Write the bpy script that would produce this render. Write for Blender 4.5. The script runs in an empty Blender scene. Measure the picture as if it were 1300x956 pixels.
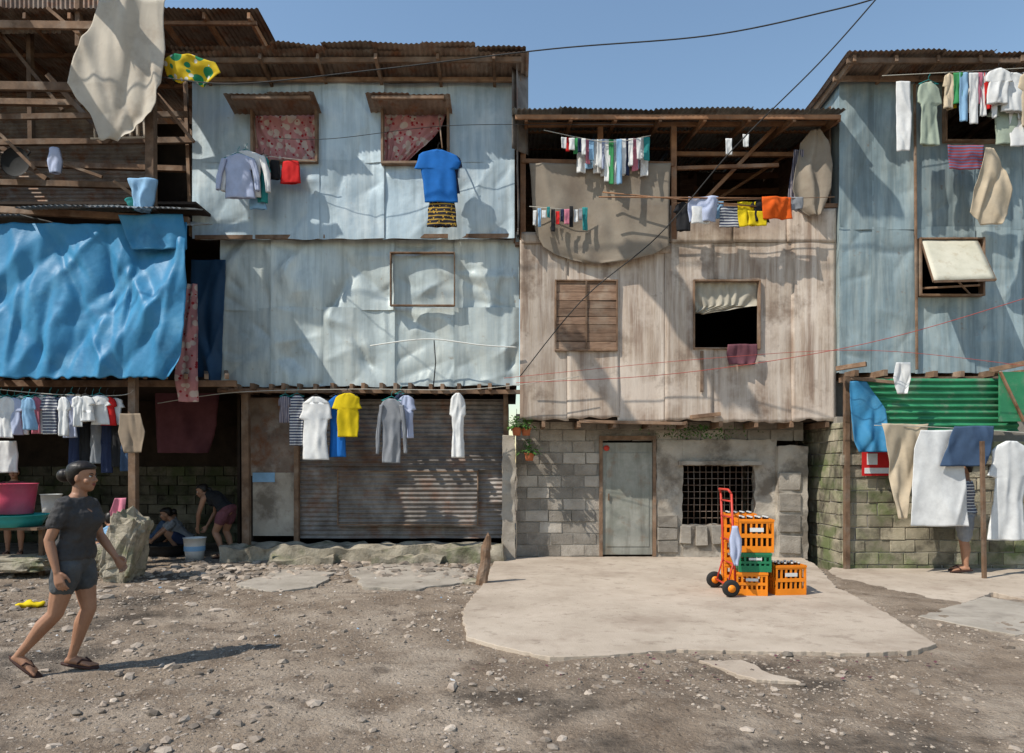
import bpy, bmesh, math, random
from mathutils import Vector, Matrix, noise, Euler
R=random.Random(11)
V=Vector
# survey constants: 24mm lens, eye height 1.55 m, facade about 11-12 m away.
F=867.0; EYE=1.55; HY=595.0; CX=650.0
def X(px,d): return (px-CX)/F*d
def Z(py,d): return EYE-(py-HY)/F*d
def P(px,py,d): return V((X(px,d),d,Z(py,d)))
def nz(x,y=0,z=0): return noise.noise(V((x,y,z)))
def lerp(a,b,t): return a+(b-a)*t
def sstep(a,b,x):
    t=max(0,min(1,(x-a)/(b-a))); return t*t*(3-2*t)
scene=bpy.context.scene
col=scene.collection
def empty(name):
    o=bpy.data.objects.new(name,None); col.objects.link(o); return o
def settint(me,val=1.0):
    at=me.color_attributes.get('tint') or me.color_attributes.new('tint','FLOAT_COLOR','POINT')
    n=len(at.data); at.data.foreach_set('color',[val,val,val,1.0]*n)

class MB:
    def __init__(s): s.v=[]; s.f=[]; s.t=[]; s.m=[]
    def add(s,vs,fs,tint=1.0,mi=0):
        b=len(s.v); s.v+= [tuple(v) for v in vs]; s.t+=[tint]*len(vs)
        for f in fs: s.f.append(tuple(i+b for i in f)); s.m.append(mi)
    def box(s,x0,x1,y0,y1,z0,z1,tint=1.0,mi=0,jit=0):
        vs=[V((x,y,z)) for x in (x0,x1) for y in (y0,y1) for z in (z0,z1)]
        if jit: vs=[v+V((R.uniform(-jit,jit),R.uniform(-jit,jit),R.uniform(-jit,jit))) for v in vs]
        s.add(vs,[(0,1,3,2),(4,6,7,5),(0,4,5,1),(2,3,7,6),(0,2,6,4),(1,5,7,3)],tint,mi)
    def beam(s,p0,p1,w=.08,h=.08,tint=None,mi=0,up=V((0,0,1))):
        p0=V(p0);p1=V(p1); d=(p1-p0).normalized()
        if abs(d.dot(up))>.95: up=V((0,1,0))
        a=d.cross(up).normalized()*w/2; b=a.cross(d).normalized()*h/2
        if tint is None: tint=R.uniform(.6,1.25)
        vs=[p+a*i+b*j for p in (p0,p1) for i in(-1,1) for j in(-1,1)]
        s.add(vs,[(0,1,3,2),(4,6,7,5),(0,4,5,1),(2,3,7,6),(0,2,6,4),(1,5,7,3)],tint,mi)
    def loft(s,rings,tint=1.0,mi=0,cap=True):
        n=len(rings[0]); vs=[v for r in rings for v in r]; fs=[]
        for i in range(len(rings)-1):
            for j in range(n):
                k=(j+1)%n; fs.append((i*n+j,i*n+k,(i+1)*n+k,(i+1)*n+j))
        if cap:
            fs.append(tuple(range(n-1,-1,-1))); fs.append(tuple(range((len(rings)-1)*n,len(rings)*n)))
        s.add(vs,fs,tint,mi)
    def tube(s,pts,r,n=6,tint=1.0,mi=0,cap=True,rnd=False):
        pts=[V(p) for p in pts]
        rs=r if isinstance(r,(list,tuple)) else [r]*len(pts)
        rs=list(rs)
        if rnd:
            d0=(pts[1]-pts[0]).normalized(); d1=(pts[-1]-pts[-2]).normalized()
            pts=[pts[0]-d0*rs[0]*.85,pts[0]-d0*rs[0]*.5]+pts+[pts[-1]+d1*rs[-1]*.5,pts[-1]+d1*rs[-1]*.85]
            rs=[rs[0]*.45,rs[0]*.85]+rs+[rs[-1]*.85,rs[-1]*.45]
        rings=[]; u=None
        for i,p in enumerate(pts):
            a=pts[max(0,i-1)]; b=pts[min(len(pts)-1,i+1)]; d=(b-a)
            d=d.normalized() if d.length>1e-9 else V((0,0,1))
            if u is None:
                u=d.cross(V((0,0,1)))
                if u.length<.1: u=d.cross(V((0,1,0)))
            u=(u-d*u.dot(d)).normalized(); w=d.cross(u)
            rings.append([p+(u*math.cos(k*2*math.pi/n)+w*math.sin(k*2*math.pi/n))*rs[i] for k in range(n)])
        s.loft(rings,tint,mi,cap)
    def ball(s,c,rx,ry,rz,tint=1,mi=0,n=10,M3=None):
        rings=[]
        for i in range(n+1):
            a=math.pi*(i+.15)/(n+.3); 
            ring=[]
            for k in range(n+2):
                b=2*math.pi*k/(n+2); p=V((rx*math.sin(a)*math.cos(b),ry*math.sin(a)*math.sin(b),rz*math.cos(a)))
                if M3: p=M3@p
                ring.append(V(c)+p)
            rings.append(ring)
        s.loft(rings,tint,mi)
    def grid(s,us,vs_,fn,skip=None,tint=1.0,mi=0):
        nu=len(us); pts=[fn(u,v) for v in vs_ for u in us]; fs=[]
        for j in range(len(vs_)-1):
            for i in range(nu-1):
                if skip and skip((us[i]+us[i+1])/2,(vs_[j]+vs_[j+1])/2): continue
                fs.append((j*nu+i,j*nu+i+1,(j+1)*nu+i+1,(j+1)*nu+i))
        s.add(pts,fs,tint,mi)
    def rough(s,x0,x1,y0,y1,z0,z1,step=.08,amp=.02,sc=4,tint=1.0):
        def L(a,b):
            n=max(1,int(abs(b-a)/step)); return [a+(b-a)*i/n for i in range(n+1)]
        def d(p):
            q=p*sc
            return p+V((noise.noise(q),noise.noise(q+V((9,3,1))),noise.noise(q+V((2,7,5)))))*amp
        xs,ys,zs=L(x0,x1),L(y0,y1),L(z0,z1)
        for y in(y0,y1): s.grid(xs,zs,lambda u,v,y=y:d(V((u,y,v))),tint=tint)
        for x in(x0,x1): s.grid(ys,zs,lambda u,v,x=x:d(V((x,u,v))),tint=tint)
        for z in(z0,z1): s.grid(xs,ys,lambda u,v,z=z:d(V((u,v,z))),tint=tint)
    def obj(s,name,mats,parent=None,smooth=True,solid=0,bevel=0,angle=None):
        me=bpy.data.meshes.new(name); me.from_pydata(s.v,[],s.f)
        if not isinstance(mats,(list,tuple)): mats=[mats]
        for m in mats: me.materials.append(m)
        me.polygons.foreach_set('material_index',s.m)
        me.polygons.foreach_set('use_smooth',[smooth]*len(s.f))
        at=me.color_attributes.new('tint','FLOAT_COLOR','POINT')
        buf=[]
        for t in s.t: buf+= [t,t,t,1]
        at.data.foreach_set('color',buf); me.update()
        o=bpy.data.objects.new(name,me); col.objects.link(o)
        if parent: o.parent=parent
        if solid:
            m=o.modifiers.new('s','SOLIDIFY'); m.thickness=solid; m.offset=0
        if bevel:
            m=o.modifiers.new('b','BEVEL'); m.width=bevel; m.segments=2; m.limit_method='ANGLE'
        return o
# long creases (dents in sheet metal, pulls in fabric)
def mkcreases(n,x0,x1,z0,z1,w0,w1,h0,h1,l0,l1,spread=1.6,mean=math.pi/2):
    L=[]
    for i in range(n):
        a=mean+R.uniform(-spread,spread); L.append((R.uniform(x0,x1),R.uniform(z0,z1),math.cos(a),math.sin(a),R.uniform(w0,w1),R.uniform(h0,h1)*R.choice((-1,1)),R.uniform(l0,l1)))
    return L
def ceval(L,x,z,sharp=True):
    r=0
    for px,pz,c,s,w,h,l in L:
        dx=x-px; dz=z-pz; al=dx*c+dz*s; d=abs(-dx*s+dz*c)
        ww=w*(1+.6*abs(al)/l)
        if abs(al)>2.2*l or d>5*ww: continue
        r+=h*math.exp(-(al/l)**2)*(math.exp(-d/ww) if sharp else 1/(1+(d/ww)**2))
    return r

# ---------------- materials
def M(name,c1,c2,scale=3,stretch=(1,1,1),rough=.8,metal=0,bump=.3,bs=25,bd=.01,streak=None,streak2=None,spots=(),stripes=None,flower=None,lo=.3,hi=.7,trans=0,wet=None):
    m=bpy.data.materials.new(name); m.use_nodes=True; nt=m.node_tree; N=nt.nodes; L=nt.links
    b=N['Principled BSDF']; tc=N.new('ShaderNodeTexCoord')
    def noi(sc,st=(1,1,1),det=4,off=0):
        mp=N.new('ShaderNodeMapping'); mp.inputs['Scale'].default_value=st; mp.inputs['Location'].default_value=(off,off*.7,off*.3)
        L.new(tc.outputs['Object'],mp.inputs[0]); n=N.new('ShaderNodeTexNoise'); n.inputs['Scale'].default_value=sc; n.inputs['Detail'].default_value=det; n.inputs['Roughness'].default_value=.65
        L.new(mp.outputs[0],n.inputs['Vector']); return n.outputs['Fac']
    def ramp(f,a,bb,ca=(0,0,0,1),cb=(1,1,1,1)):
        r=N.new('ShaderNodeValToRGB'); r.color_ramp.elements[0].position=a; r.color_ramp.elements[1].position=bb
        r.color_ramp.elements[0].color=ca; r.color_ramp.elements[1].color=cb; L.new(f,r.inputs[0]); return r.outputs[0]
    def mix(f,a,bb,mode='MIX'):
        x=N.new('ShaderNodeMix'); x.data_type='RGBA'; x.blend_type=mode
        if isinstance(f,(int,float)): x.inputs['Factor'].default_value=f
        else: L.new(f,x.inputs['Factor'])
        for k,c in ((6,a),(7,bb)):
            if isinstance(c,tuple): x.inputs[k].default_value=c
            else: L.new(c,x.inputs[k])
        return x.outputs[2]
    def c4(c): return (c[0],c[1],c[2],1)
    def mth(op,a,v2=None):
        x=N.new('ShaderNodeMath'); x.operation=op; L.new(a,x.inputs[0])
        if v2 is not None:
            if isinstance(v2,(int,float)): x.inputs[1].default_value=v2
            else: L.new(v2,x.inputs[1])
        return x.outputs[0]
    c=ramp(noi(scale,stretch),lo,hi,c4(c1),c4(c2))
    for st,of in ((streak,3.3),(streak2,19.1)):
        if st:
            scol,amt,sx,sz=st
            f=ramp(noi(1,(sx,sx,sz),4,of),.45,.66); c=mix(mth('MULTIPLY',f,amt),c,c4(scol))
    for i,(scol,ssc,a,bb,amt) in enumerate(spots):
        f=ramp(noi(ssc,(1,1,1),5,7.7+i*5),a,bb); c=mix(mth('MULTIPLY',f,amt),c,c4(scol))
    b.inputs['Roughness'].default_value=rough
    if wet:
        wc,ws,wa,wb,wr=wet; f=ramp(noi(ws,(1,1,1),5,41),wa,wb); c=mix(mth('MULTIPLY',f,.85),c,c4(wc))
        mr=N.new('ShaderNodeMapRange'); mr.inputs['To Min'].default_value=rough; mr.inputs['To Max'].default_value=wr; L.new(f,mr.inputs['Value']); L.new(mr.outputs[0],b.inputs['Roughness'])
    if stripes:
        scol,fr,ax,wd=stripes
        sp=N.new('ShaderNodeSeparateXYZ'); L.new(tc.outputs['Object'],sp.inputs[0])
        f=mth('LESS_THAN',mth('FRACT',mth('MULTIPLY',sp.outputs[ax],fr)),wd); c=mix(f,c,c4(scol))
    if flower:
        for fc,fs,th in flower:
            vo=N.new('ShaderNodeTexVoronoi'); vo.inputs['Scale'].default_value=fs; L.new(tc.outputs['Object'],vo.inputs['Vector'])
            f=mth('LESS_THAN',vo.outputs['Distance'],th); c=mix(f,c,c4(fc))
    at=N.new('ShaderNodeAttribute'); at.attribute_name='tint'
    c=mix(1.0,c,at.outputs['Color'],'MULTIPLY')
    L.new(c,b.inputs['Base Color']); b.inputs['Metallic'].default_value=metal
    b.inputs['Specular IOR Level'].default_value=.3
    if bump:
        bn=N.new('ShaderNodeBump'); bn.inputs['Strength'].default_value=bump; bn.inputs['Distance'].default_value=bd
        L.new(noi(bs,stretch,5,2),bn.inputs['Height']); L.new(bn.outputs[0],b.inputs['Normal'])
    if trans:
        tr=N.new('ShaderNodeBsdfTranslucent'); L.new(c,tr.inputs[0]); ms=N.new('ShaderNodeMixShader'); ms.inputs[0].default_value=trans
        L.new(b.outputs[0],ms.inputs[1]); L.new(tr.outputs[0],ms.inputs[2]); L.new(ms.outputs[0],N['Material Output'].inputs[0])
    return m
m_blue=M('blue_sheet',(.34,.43,.49),(.50,.60,.65),1.3,rough=.52,metal=.15,bump=.35,bs=5,bd=.02,streak=((.60,.66,.66),.6,5,.6),streak2=((.24,.30,.33),.5,9,.5),spots=[((.30,.22,.14),10,.65,.76,.6),((.66,.70,.70),1.6,.54,.7,.45),((.22,.26,.27),1.1,.56,.74,.45)])
m_blue2=M('grey_blue_sheet',(.38,.44,.45),(.54,.60,.59),1.1,rough=.5,metal=.15,bump=.35,bs=5,bd=.02,streak=((.64,.66,.60),.6,4,.5),streak2=((.25,.29,.29),.5,8,.45),spots=[((.30,.21,.13),9,.64,.76,.65),((.23,.27,.27),1.3,.55,.74,.5)])
m_teal=M('grey_teal_sheet',(.20,.27,.30),(.32,.40,.42),1.5,rough=.55,metal=.12,bump=.3,bs=5,bd=.02,streak=((.42,.46,.43),.6,6,.5),streak2=((.12,.155,.165),.55,8,.45),spots=[((.22,.14,.09),9,.62,.75,.65),((.12,.15,.16),1.2,.56,.72,.5)])
m_ply=M('weathered_plywood',(.32,.24,.185),(.55,.455,.365),1.4,(2.2,2.2,.7),rough=.88,bump=.6,bs=14,bd=.008,streak=((.19,.12,.085),.7,7,.4),streak2=((.64,.56,.48),.7,11,.5),spots=[((.63,.54,.46),.9,.48,.62,.7),((.15,.10,.07),1.5,.56,.70,.7),((.10,.065,.045),6,.63,.76,.6)])
m_rust=M('rusty_corrugated',(.13,.09,.07),(.32,.25,.20),2.5,rough=.75,metal=.2,bump=.3,bs=30,spots=[((.20,.08,.035),4,.5,.66,.8),((.42,.40,.36),2,.58,.72,.6)])
m_dkcorr=M('dark_corrugated',(.12,.105,.095),(.28,.255,.235),2.2,rough=.6,metal=.2,bump=.25,bs=30,streak2=((.08,.06,.05),.6,3,3),spots=[((.17,.08,.045),2.5,.50,.66,.65),((.36,.34,.32),1.3,.55,.7,.5)])
m_zinc=M('zinc_corrugated',(.26,.28,.28),(.44,.45,.44),2,rough=.5,metal=.4,bump=.2,bs=30,spots=[((.2,.11,.06),3,.52,.68,.75)])
m_green=M('green_corrugated',(.025,.17,.08),(.05,.28,.13),2,rough=.5,metal=.1,bump=.2,spots=[((.2,.23,.17),4,.52,.68,.6)])
m_wood=M('old_timber',(.12,.07,.042),(.28,.175,.11),5,(1,1,1),rough=.85,bump=.5,bs=30,bd=.005,spots=[((.33,.28,.23),3,.5,.7,.5),((.05,.03,.02),2,.55,.7,.5)])
m_wood2=M('reddish_timber',(.19,.09,.045),(.34,.18,.095),5,rough=.8,bump=.4,bs=30,bd=.005,spots=[((.30,.25,.2),2.5,.52,.7,.5),((.07,.035,.02),2,.55,.7,.5)])
m_plank=M('brown_planks',(.11,.065,.042),(.26,.165,.11),4,(1,1,8),rough=.85,bump=.5,bs=12,bd=.006,spots=[((.32,.26,.2),3,.5,.7,.5)])
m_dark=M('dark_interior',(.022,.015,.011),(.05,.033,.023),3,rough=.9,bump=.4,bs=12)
m_conc=M('concrete',(.28,.245,.20),(.42,.37,.31),1.6,rough=.9,bump=.7,bs=40,bd=.008,spots=[((.20,.17,.14),3,.50,.68,.7),((.12,.10,.08),11,.62,.75,.7)])
m_slab=M('concrete_slab',(.36,.295,.23),(.48,.40,.32),1.1,rough=.92,bump=.6,bs=50,bd=.008,spots=[((.27,.205,.155),1.6,.50,.70,.6),((.17,.135,.105),14,.62,.72,.65),((.54,.46,.37),.6,.5,.7,.6),((.22,.17,.13),5,.56,.70,.6),((.10,.08,.06),40,.68,.74,.6)])
m_block=M('hollow_block',(.26,.225,.185),(.42,.375,.32),3,rough=.92,bump=.9,bs=45,bd=.012,spots=[((.12,.10,.08),1.6,.48,.68,.7),((.50,.46,.40),5,.58,.75,.5)])
m_mossb=M('mossy_block',(.22,.20,.14),(.40,.35,.26),3,rough=.92,bump=.9,bs=40,bd=.012,spots=[((.10,.14,.04),1.5,.46,.60,.75),((.07,.06,.045),2.8,.50,.66,.8)])
m_mort=M('mortar',(.22,.20,.17),(.32,.29,.25),5,rough=.95,bump=.6,bs=40)
m_plast=M('cement_plaster',(.29,.25,.205),(.45,.40,.335),2,rough=.9,bump=.8,bs=30,bd=.012,spots=[((.13,.105,.08),2.0,.47,.62,.8),((.12,.075,.045),5,.60,.74,.55)])
m_dirt=M('dirt_ground',(.15,.108,.075),(.29,.225,.165),1.6,rough=.95,bump=1.0,bs=30,bd=.03,spots=[((.38,.31,.24),1.0,.48,.62,.7),((.085,.06,.042),4,.54,.66,.65),((.44,.38,.32),38,.62,.67,.85),((.045,.033,.025),30,.60,.66,.7),((.33,.26,.20),70,.6,.66,.7)],wet=((.055,.042,.031),.5,.57,.65,.55))
m_stone=M('stones',(.20,.155,.12),(.42,.355,.29),6,rough=.9,bump=.5,bs=40)
m_moss=M('mossy_rock',(.22,.19,.14),(.40,.35,.27),4,rough=.92,bump=.9,bs=18,bd=.025,spots=[((.09,.11,.04),2.2,.5,.65,.7),((.09,.075,.055),5,.54,.68,.7)])
m_steel=M('grey_door',(.22,.225,.19),(.35,.34,.30),3,rough=.6,metal=.1,bump=.2,streak=((.13,.12,.10),.6,6,.6),spots=[((.20,.13,.08),4,.53,.7,.65),((.15,.16,.13),1.6,.48,.66,.6)])
m_wire=M('wire',(.02,.02,.02),(.04,.04,.04),5,bump=0)
m_line=M('line_cord',(.4,.38,.33),(.5,.48,.42),5,bump=0)
m_redl=M('red_cord',(.35,.06,.05),(.4,.08,.06),5,bump=0)
m_pipe=M('white_pipe',(.6,.6,.56),(.7,.7,.66),5,bump=0)
def cloth(name,c,c2=None,**k):
    c2=c2 or tuple(min(1,x*1.1) for x in c)
    return M('cloth_'+name,tuple(x*.85 for x in c),c2,6,rough=.92,bump=k.pop('bump',.15),bs=60,bd=.004,trans=k.pop('trans',.12),**k)
C=dict(white=cloth('white',(.74,.74,.73)),cream=cloth('cream',(.56,.46,.33)),grey=cloth('grey',(.26,.27,.29)),navy=cloth('navy',(.025,.035,.08)),
 black=cloth('black',(.018,.018,.02)),blue=cloth('blue',(.015,.15,.50)),sky=cloth('sky',(.26,.45,.65)),red=cloth('red',(.60,.02,.02)),yellow=cloth('yellow',(.72,.53,.01)),
 orange=cloth('orange',(.72,.11,.01)),pink=cloth('pink',(.60,.20,.27)),teal=cloth('teal',(.03,.26,.26)),green=cloth('green',(.05,.28,.10)),maroon=cloth('maroon',(.16,.06,.075)),
 jeans=cloth('jeans',(.055,.095,.17)),ltgreen=cloth('lt_green',(.38,.44,.35)),tan=cloth('tan',(.30,.23,.165),bump=.4),lav=cloth('lavender',(.45,.50,.66)),
 stripe=cloth('stripe',(.6,.6,.6),stripes=((.04,.05,.10),22,2,.5)),stripe2=cloth('stripe_red',(.35,.07,.08),stripes=((.12,.16,.30),22,2,.4)),
 patt=cloth('pattern',(.02,.02,.03),flower=[((.6,.35,.05),22,.28)],stripes=((.45,.28,.05),16,2,.3)),
 plaid=cloth('plaid',(.30,.26,.28),stripes=((.08,.08,.12),30,0,.4)),
 floral=cloth('floral_curtain',(.62,.30,.30),flower=[((.70,.58,.52),8,.42),((.42,.04,.05),11,.25)],trans=.3),
 lace=cloth('lace_curtain',(.60,.55,.45),trans=.35),
 parrot=cloth('parrot',(.66,.46,.02),flower=[((.02,.22,.10),5,.42),((.6,.6,.55),7,.25)]),
 tarpw=M('white_tarp',(.46,.41,.34),(.62,.56,.47),1.5,rough=.8,bump=.2,bs=12,trans=.15,spots=[((.33,.26,.19),2,.52,.7,.6)]),
 tarpb=M('blue_tarp',(.03,.19,.37),(.06,.28,.50),1.2,rough=.5,bump=.35,bs=9,bd=.015,trans=.1,spots=[((.16,.38,.54),1.6,.52,.72,.5),((.02,.11,.23),2.2,.56,.7,.5)]),
 tarpt=M('grey_tarp',(.24,.195,.15),(.33,.28,.22),2,rough=.9,bump=.3,bs=30,trans=.1,spots=[((.17,.13,.10),1.2,.5,.7,.6)]),
 dkblue=M('dark_blue_tarp',(.006,.03,.07),(.015,.055,.12),2,rough=.6,bump=.3,bs=8))
def plastic(n,c,rough=.45): return M(n,tuple(x*.8 for x in c),c,6,rough=rough,bump=.08,bs=30,spots=[(tuple(x*.5+.03 for x in c),5,.58,.72,.5)])
m_orange=plastic('orange_plastic',(.85,.25,.012)); m_gcr=plastic('green_plastic',(.02,.20,.09)); m_red=plastic('red_paint',(.55,.05,.03))
m_rub=plastic('rubber',(.02,.02,.02),.8); m_glass=plastic('dark_glass',(.03,.015,.01),.12); m_wht=plastic('white_plastic',(.72,.72,.70)); m_pinkp=plastic('pink_plastic',(.6,.07,.13)); m_turq=plastic('turquoise_plastic',(.03,.32,.32))
m_leaf=M('leaf',(.04,.10,.02),(.09,.20,.04),8,rough=.6,bump=.1,trans=.2); m_terr=plastic('terracotta',(.45,.14,.06),.8)
m_skin=M('skin',(.28,.14,.085),(.37,.195,.12),7,rough=.5,bump=.06,bs=90,bd=.002); m_hair=M('hair',(.008,.006,.005),(.022,.016,.012),30,(1,1,1),rough=.42,bump=.5,bs=60,bd=.004)
m_lip=plastic('lips',(.25,.08,.07),.4); m_eyew=plastic('eye_white',(.65,.62,.58),.2); m_eyed=plastic('iris',(.015,.008,.005),.15); m_sole=plastic('sandal',(.05,.02,.015),.7)

# ---------------- ground
def G(x,y):
    z=-.17*sstep(4.4,5.7,x)*sstep(7,10,y)
    k=1-.65*sstep(-1.2,-.3,x)*sstep(5.2,6.2,y)*(1-sstep(3.5,5,x))
    z+=k*(.028*nz(x*.8,y*.8)+.018*nz(x*3,y*3,4)+.012*nz(x*9,y*9,2)+.006*nz(x*21,y*21,7))-.012*(1-k)
    return z
def lin(a,b,n): return [a+(b-a)*i/n for i in range(n+1)]
mb=MB()
xs=[-400,-150,-60,-25,-14]+lin(-11,11,430)+[14,25,60,150,400]
ys=[-400,-100,-30,-8,-2,0]+lin(1.5,3,20)+lin(3.03,12.5,290)+[14,16,20,30,60,150,500,1500]
mb.grid(xs,ys,lambda u,v:V((u,v,G(u,v))))
mb.obj('ground',m_dirt)
def gpt(px,py,z): 
    d=F*(EYE-z)/(py-HY); return V((X(px,d),d,z))
def slab(name,pts,z,mat,th=.12,jag=.02):
    poly=[gpt(a,b,z) if b<2000 else V((a,b-3000,z)) for a,b in pts]
    out=[]
    for i,p in enumerate(poly):
        q=poly[(i+1)%len(poly)]; n=max(1,int((q-p).length/.05))
        for k in range(n):
            r=p.lerp(q,k/n); r=r+V((nz(r.x*3,r.y*3,1),nz(r.x*3,r.y*3,5),0))*jag+V((nz(r.x*14,r.y*14,1),nz(r.x*14,r.y*14,5),0))*.03
            out.append(r)
    bm=bmesh.new(); vs=[bm.verts.new(p) for p in out]; f=bm.faces.new(vs)
    if f.normal.z<0: f.normal_flip()
    bmesh.ops.extrude_face_region(bm,geom=[f])
    for v in vs: v.co.z-=th
    bmesh.ops.recalc_face_normals(bm,faces=bm.faces)
    me=bpy.data.meshes.new(name); bm.to_mesh(me); bm.free(); settint(me)
    me.materials.append(mat); o=bpy.data.objects.new(name,me); col.objects.link(o)
    m=o.modifiers.new('b','BEVEL'); m.width=.006; m.segments=2; m.limit_method='ANGLE'; m.angle_limit=.9
    return poly
ZS=.025
slab_poly=slab('concrete_pavement',[(618,735),(630,706),(-0.1,3011.85),(5.0,3011.85),(1035,716),(1062,745),(1120,775),(1188,817),(1165,825),(1100,829),(1000,827),(860,824),(760,832),(700,834),(640,822),(592,808),(586,775)],ZS,m_slab)
p2=slab('concrete_pavement',[(1046,730),(5.2,3011.1),(9.5,3011.1),(9.5,3009.0),(1330,766),(1260,752),(1192,778),(1122,768)],-.055,m_slab,jag=.03)
slab('broken_concrete',[(1165,782),(1250,757),(1340,772),(1340,800),(1290,806)],.005,m_conc,.1)
slab('broken_concrete',[(440,722),(500,716),(585,722),(600,738),(520,748),(460,744)],.02,m_conc,.1,jag=.10)
slab('broken_concrete',[(300,742),(360,722),(425,726),(400,744),(345,752)],.018,m_conc,.1,jag=.10)
slab('broken_concrete',[(890,838),(940,838),(1016,866),(960,862)],.015,m_slab,.05,jag=.04)
ICO=bmesh.new(); bmesh.ops.create_icosphere(ICO,subdivisions=1,radius=1); iv=[v.co.copy() for v in ICO.verts]; jf=[tuple(v.index for v in f.verts) for f in ICO.faces]; ICO.free()
def inpoly(x,y,poly):
    c=False; n=len(poly)
    for i in range(n):
        a=poly[i]; b=poly[i-1]
        if (a.y>y)!=(b.y>y) and x<(b.x-a.x)*(y-a.y)/(b.y-a.y)+a.x: c=not c
    return c
mb=MB()
def stone(mb,x,y,s,z=None,flat=1):
    g=(G(x,y) if z is None else z); rot=Euler((R.uniform(0,6),R.uniform(0,6),R.uniform(0,6))).to_matrix(); sc=V((s*R.uniform(.7,1.5),s*R.uniform(.7,1.3),s*R.uniform(.35,.75)*flat))
    r2=Matrix.Rotation(R.uniform(0,6),3,'Z'); vs=[]
    for v in iv:
        w=rot@v; w=w*(1+.3*R.uniform(-1,1)); w=r2@V((w.x*sc.x,w.y*sc.y,w.z*sc.z)); vs.append(w+V((x,y,g+sc.z*.2)))
    mb.add(vs,jf,R.uniform(.45,1.35))
n=0
while n<18000:
    y=3.0+9*R.random()**1.1; x=R.uniform(-1,1)*(.82*y)
    ins=inpoly(x,y,slab_poly) or inpoly(x,y,p2)
    if ins and R.random()<.985: continue
    dens=.42+1.0*nz(x*.7,y*.7,8)+(.25 if x<0 else 0)
    if R.random()>dens: continue
    s=.004+.013*R.random()**3
    if R.random()<.03: s=R.uniform(.018,.045)
    z=None
    if ins: s=.005; z=ZS if inpoly(x,y,slab_poly) else -.055
    stone(mb,x,y,s,z); n+=1
for i in range(700):
    x=R.uniform(-5.4,-.5); y=R.gauss(10.4,.6); stone(mb,x,y,.02+.09*R.random()**3,flat=.8)
for i in range(260):
    x=R.uniform(-7.5,-3.0); y=R.uniform(5.5,10.5); stone(mb,x,y,.02+.06*R.random()**3,flat=.8)
mb.obj('gravel',m_stone,smooth=False)

# ---------------- generic building helpers
def lines(a,b,step,extra=()):
    n=max(1,int(round((b-a)/step))); L=[a+(b-a)*i/n for i in range(n+1)]
    for e in extra:
        if a<e<b: L=[l for l in L if abs(l-e)>step*.35 or l in(a,b)]+[e]
    return sorted(set(L))
def sheets(mb,xs,zs,y,holes=(),step=.032,amp=1.0,seed=0,ragged=0.0,tl=.12,nc=8):
    for j in range(len(zs)-1):
        for i in range(len(xs)-1):
            x0,x1,z0,z1=xs[i]-.015,xs[i+1]+.015,zs[j]-.02,zs[j+1]+.02
            ex=[h for H_ in holes for h in(H_[0],H_[1])]; ez=[h for H_ in holes for h in(H_[2],H_[3])]
            us=lines(x0,x1,step,ex); vs=lines(z0,z1,step,ez)
            off=((i+j*3)%3)*.009; sd=seed+i*3.1+j*7.7; tw=R.uniform(-.02,.02)
            L=mkcreases(nc,x0,x1,z0,z1,.05,.14,.006*amp,.026*amp,.15,.7)
            def fn(u,v):
                e=min(u-x0,x1-u)
                d=.03*amp*(nz(u*.7,v*.6,seed)+.6*nz(u*1.6,v*1.3,sd))+ceval(L,u,v)+.003*nz(u*9,v*9,sd)
                d*=.2+.8*sstep(0,.12,e)
                d+=.008*nz(v*4,sd)*(1-sstep(0,.1,e))
                vv=v+(nz(u*2.5,sd,1)*ragged if v<=z0+1e-6 and j==0 else 0)
                return V((u,y-off-d+tw*(u-x0),vv))
            mb.grid(us,vs,fn,lambda u,v:any(h[0]<u<h[1] and h[2]<v<h[3] for h in holes),tint=1+R.uniform(-tl,tl))
def corr(mb,o,u,v,W,Lg,pitch=.08,amp=.012,sheetw=.8,sag=.01,tint=1.0,nv=8,mi=0):
    o=V(o);u=V(u).normalized();v=V(v).normalized();n=u.cross(v).normalized()
    k=max(1,int(round(W/sheetw))); sw=W/k
    for i in range(k):
        a0=i*sw-.02; a1=(i+1)*sw+.02; nn=int((a1-a0)/pitch*8); sd=R.uniform(0,99); ex=R.uniform(-.05,.05) if k>1 else 0; off=(i%2)*.006; tl=R.uniform(-.012,.012)
        us=[a0+(a1-a0)*q/nn for q in range(nn+1)]; vs=[-ex+(Lg+ex)*q/nv for q in range(nv+1)]
        mb.grid(us,vs,lambda a,b:o+u*a+v*b+n*(amp*math.sin(a*2*math.pi/pitch)+off+sag*nz(a*1.5,b*1.5,sd)*2+tl*b),tint=tint*R.uniform(.7,1.25),mi=mi)
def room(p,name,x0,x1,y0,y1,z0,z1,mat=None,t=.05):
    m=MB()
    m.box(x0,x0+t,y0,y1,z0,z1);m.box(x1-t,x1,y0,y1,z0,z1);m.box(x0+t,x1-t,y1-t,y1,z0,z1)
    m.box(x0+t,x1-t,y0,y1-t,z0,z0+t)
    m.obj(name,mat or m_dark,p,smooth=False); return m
def frame(mb,x0,x1,z0,z1,y,w=.06,d=.08,tint=1):
    mb.box(x0-w,x0,y-d,y+.05,z0-w,z1+w,tint,jit=.004); mb.box(x1,x1+w,y-d,y+.05,z0-w,z1+w,tint*.9,jit=.004)
    mb.box(x0,x1,y-d+.004,y+.046,z0-w,z0,tint*1.1,jit=.004); mb.box(x0,x1,y-d+.004,y+.046,z1,z1+w,tint,jit=.004)
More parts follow.
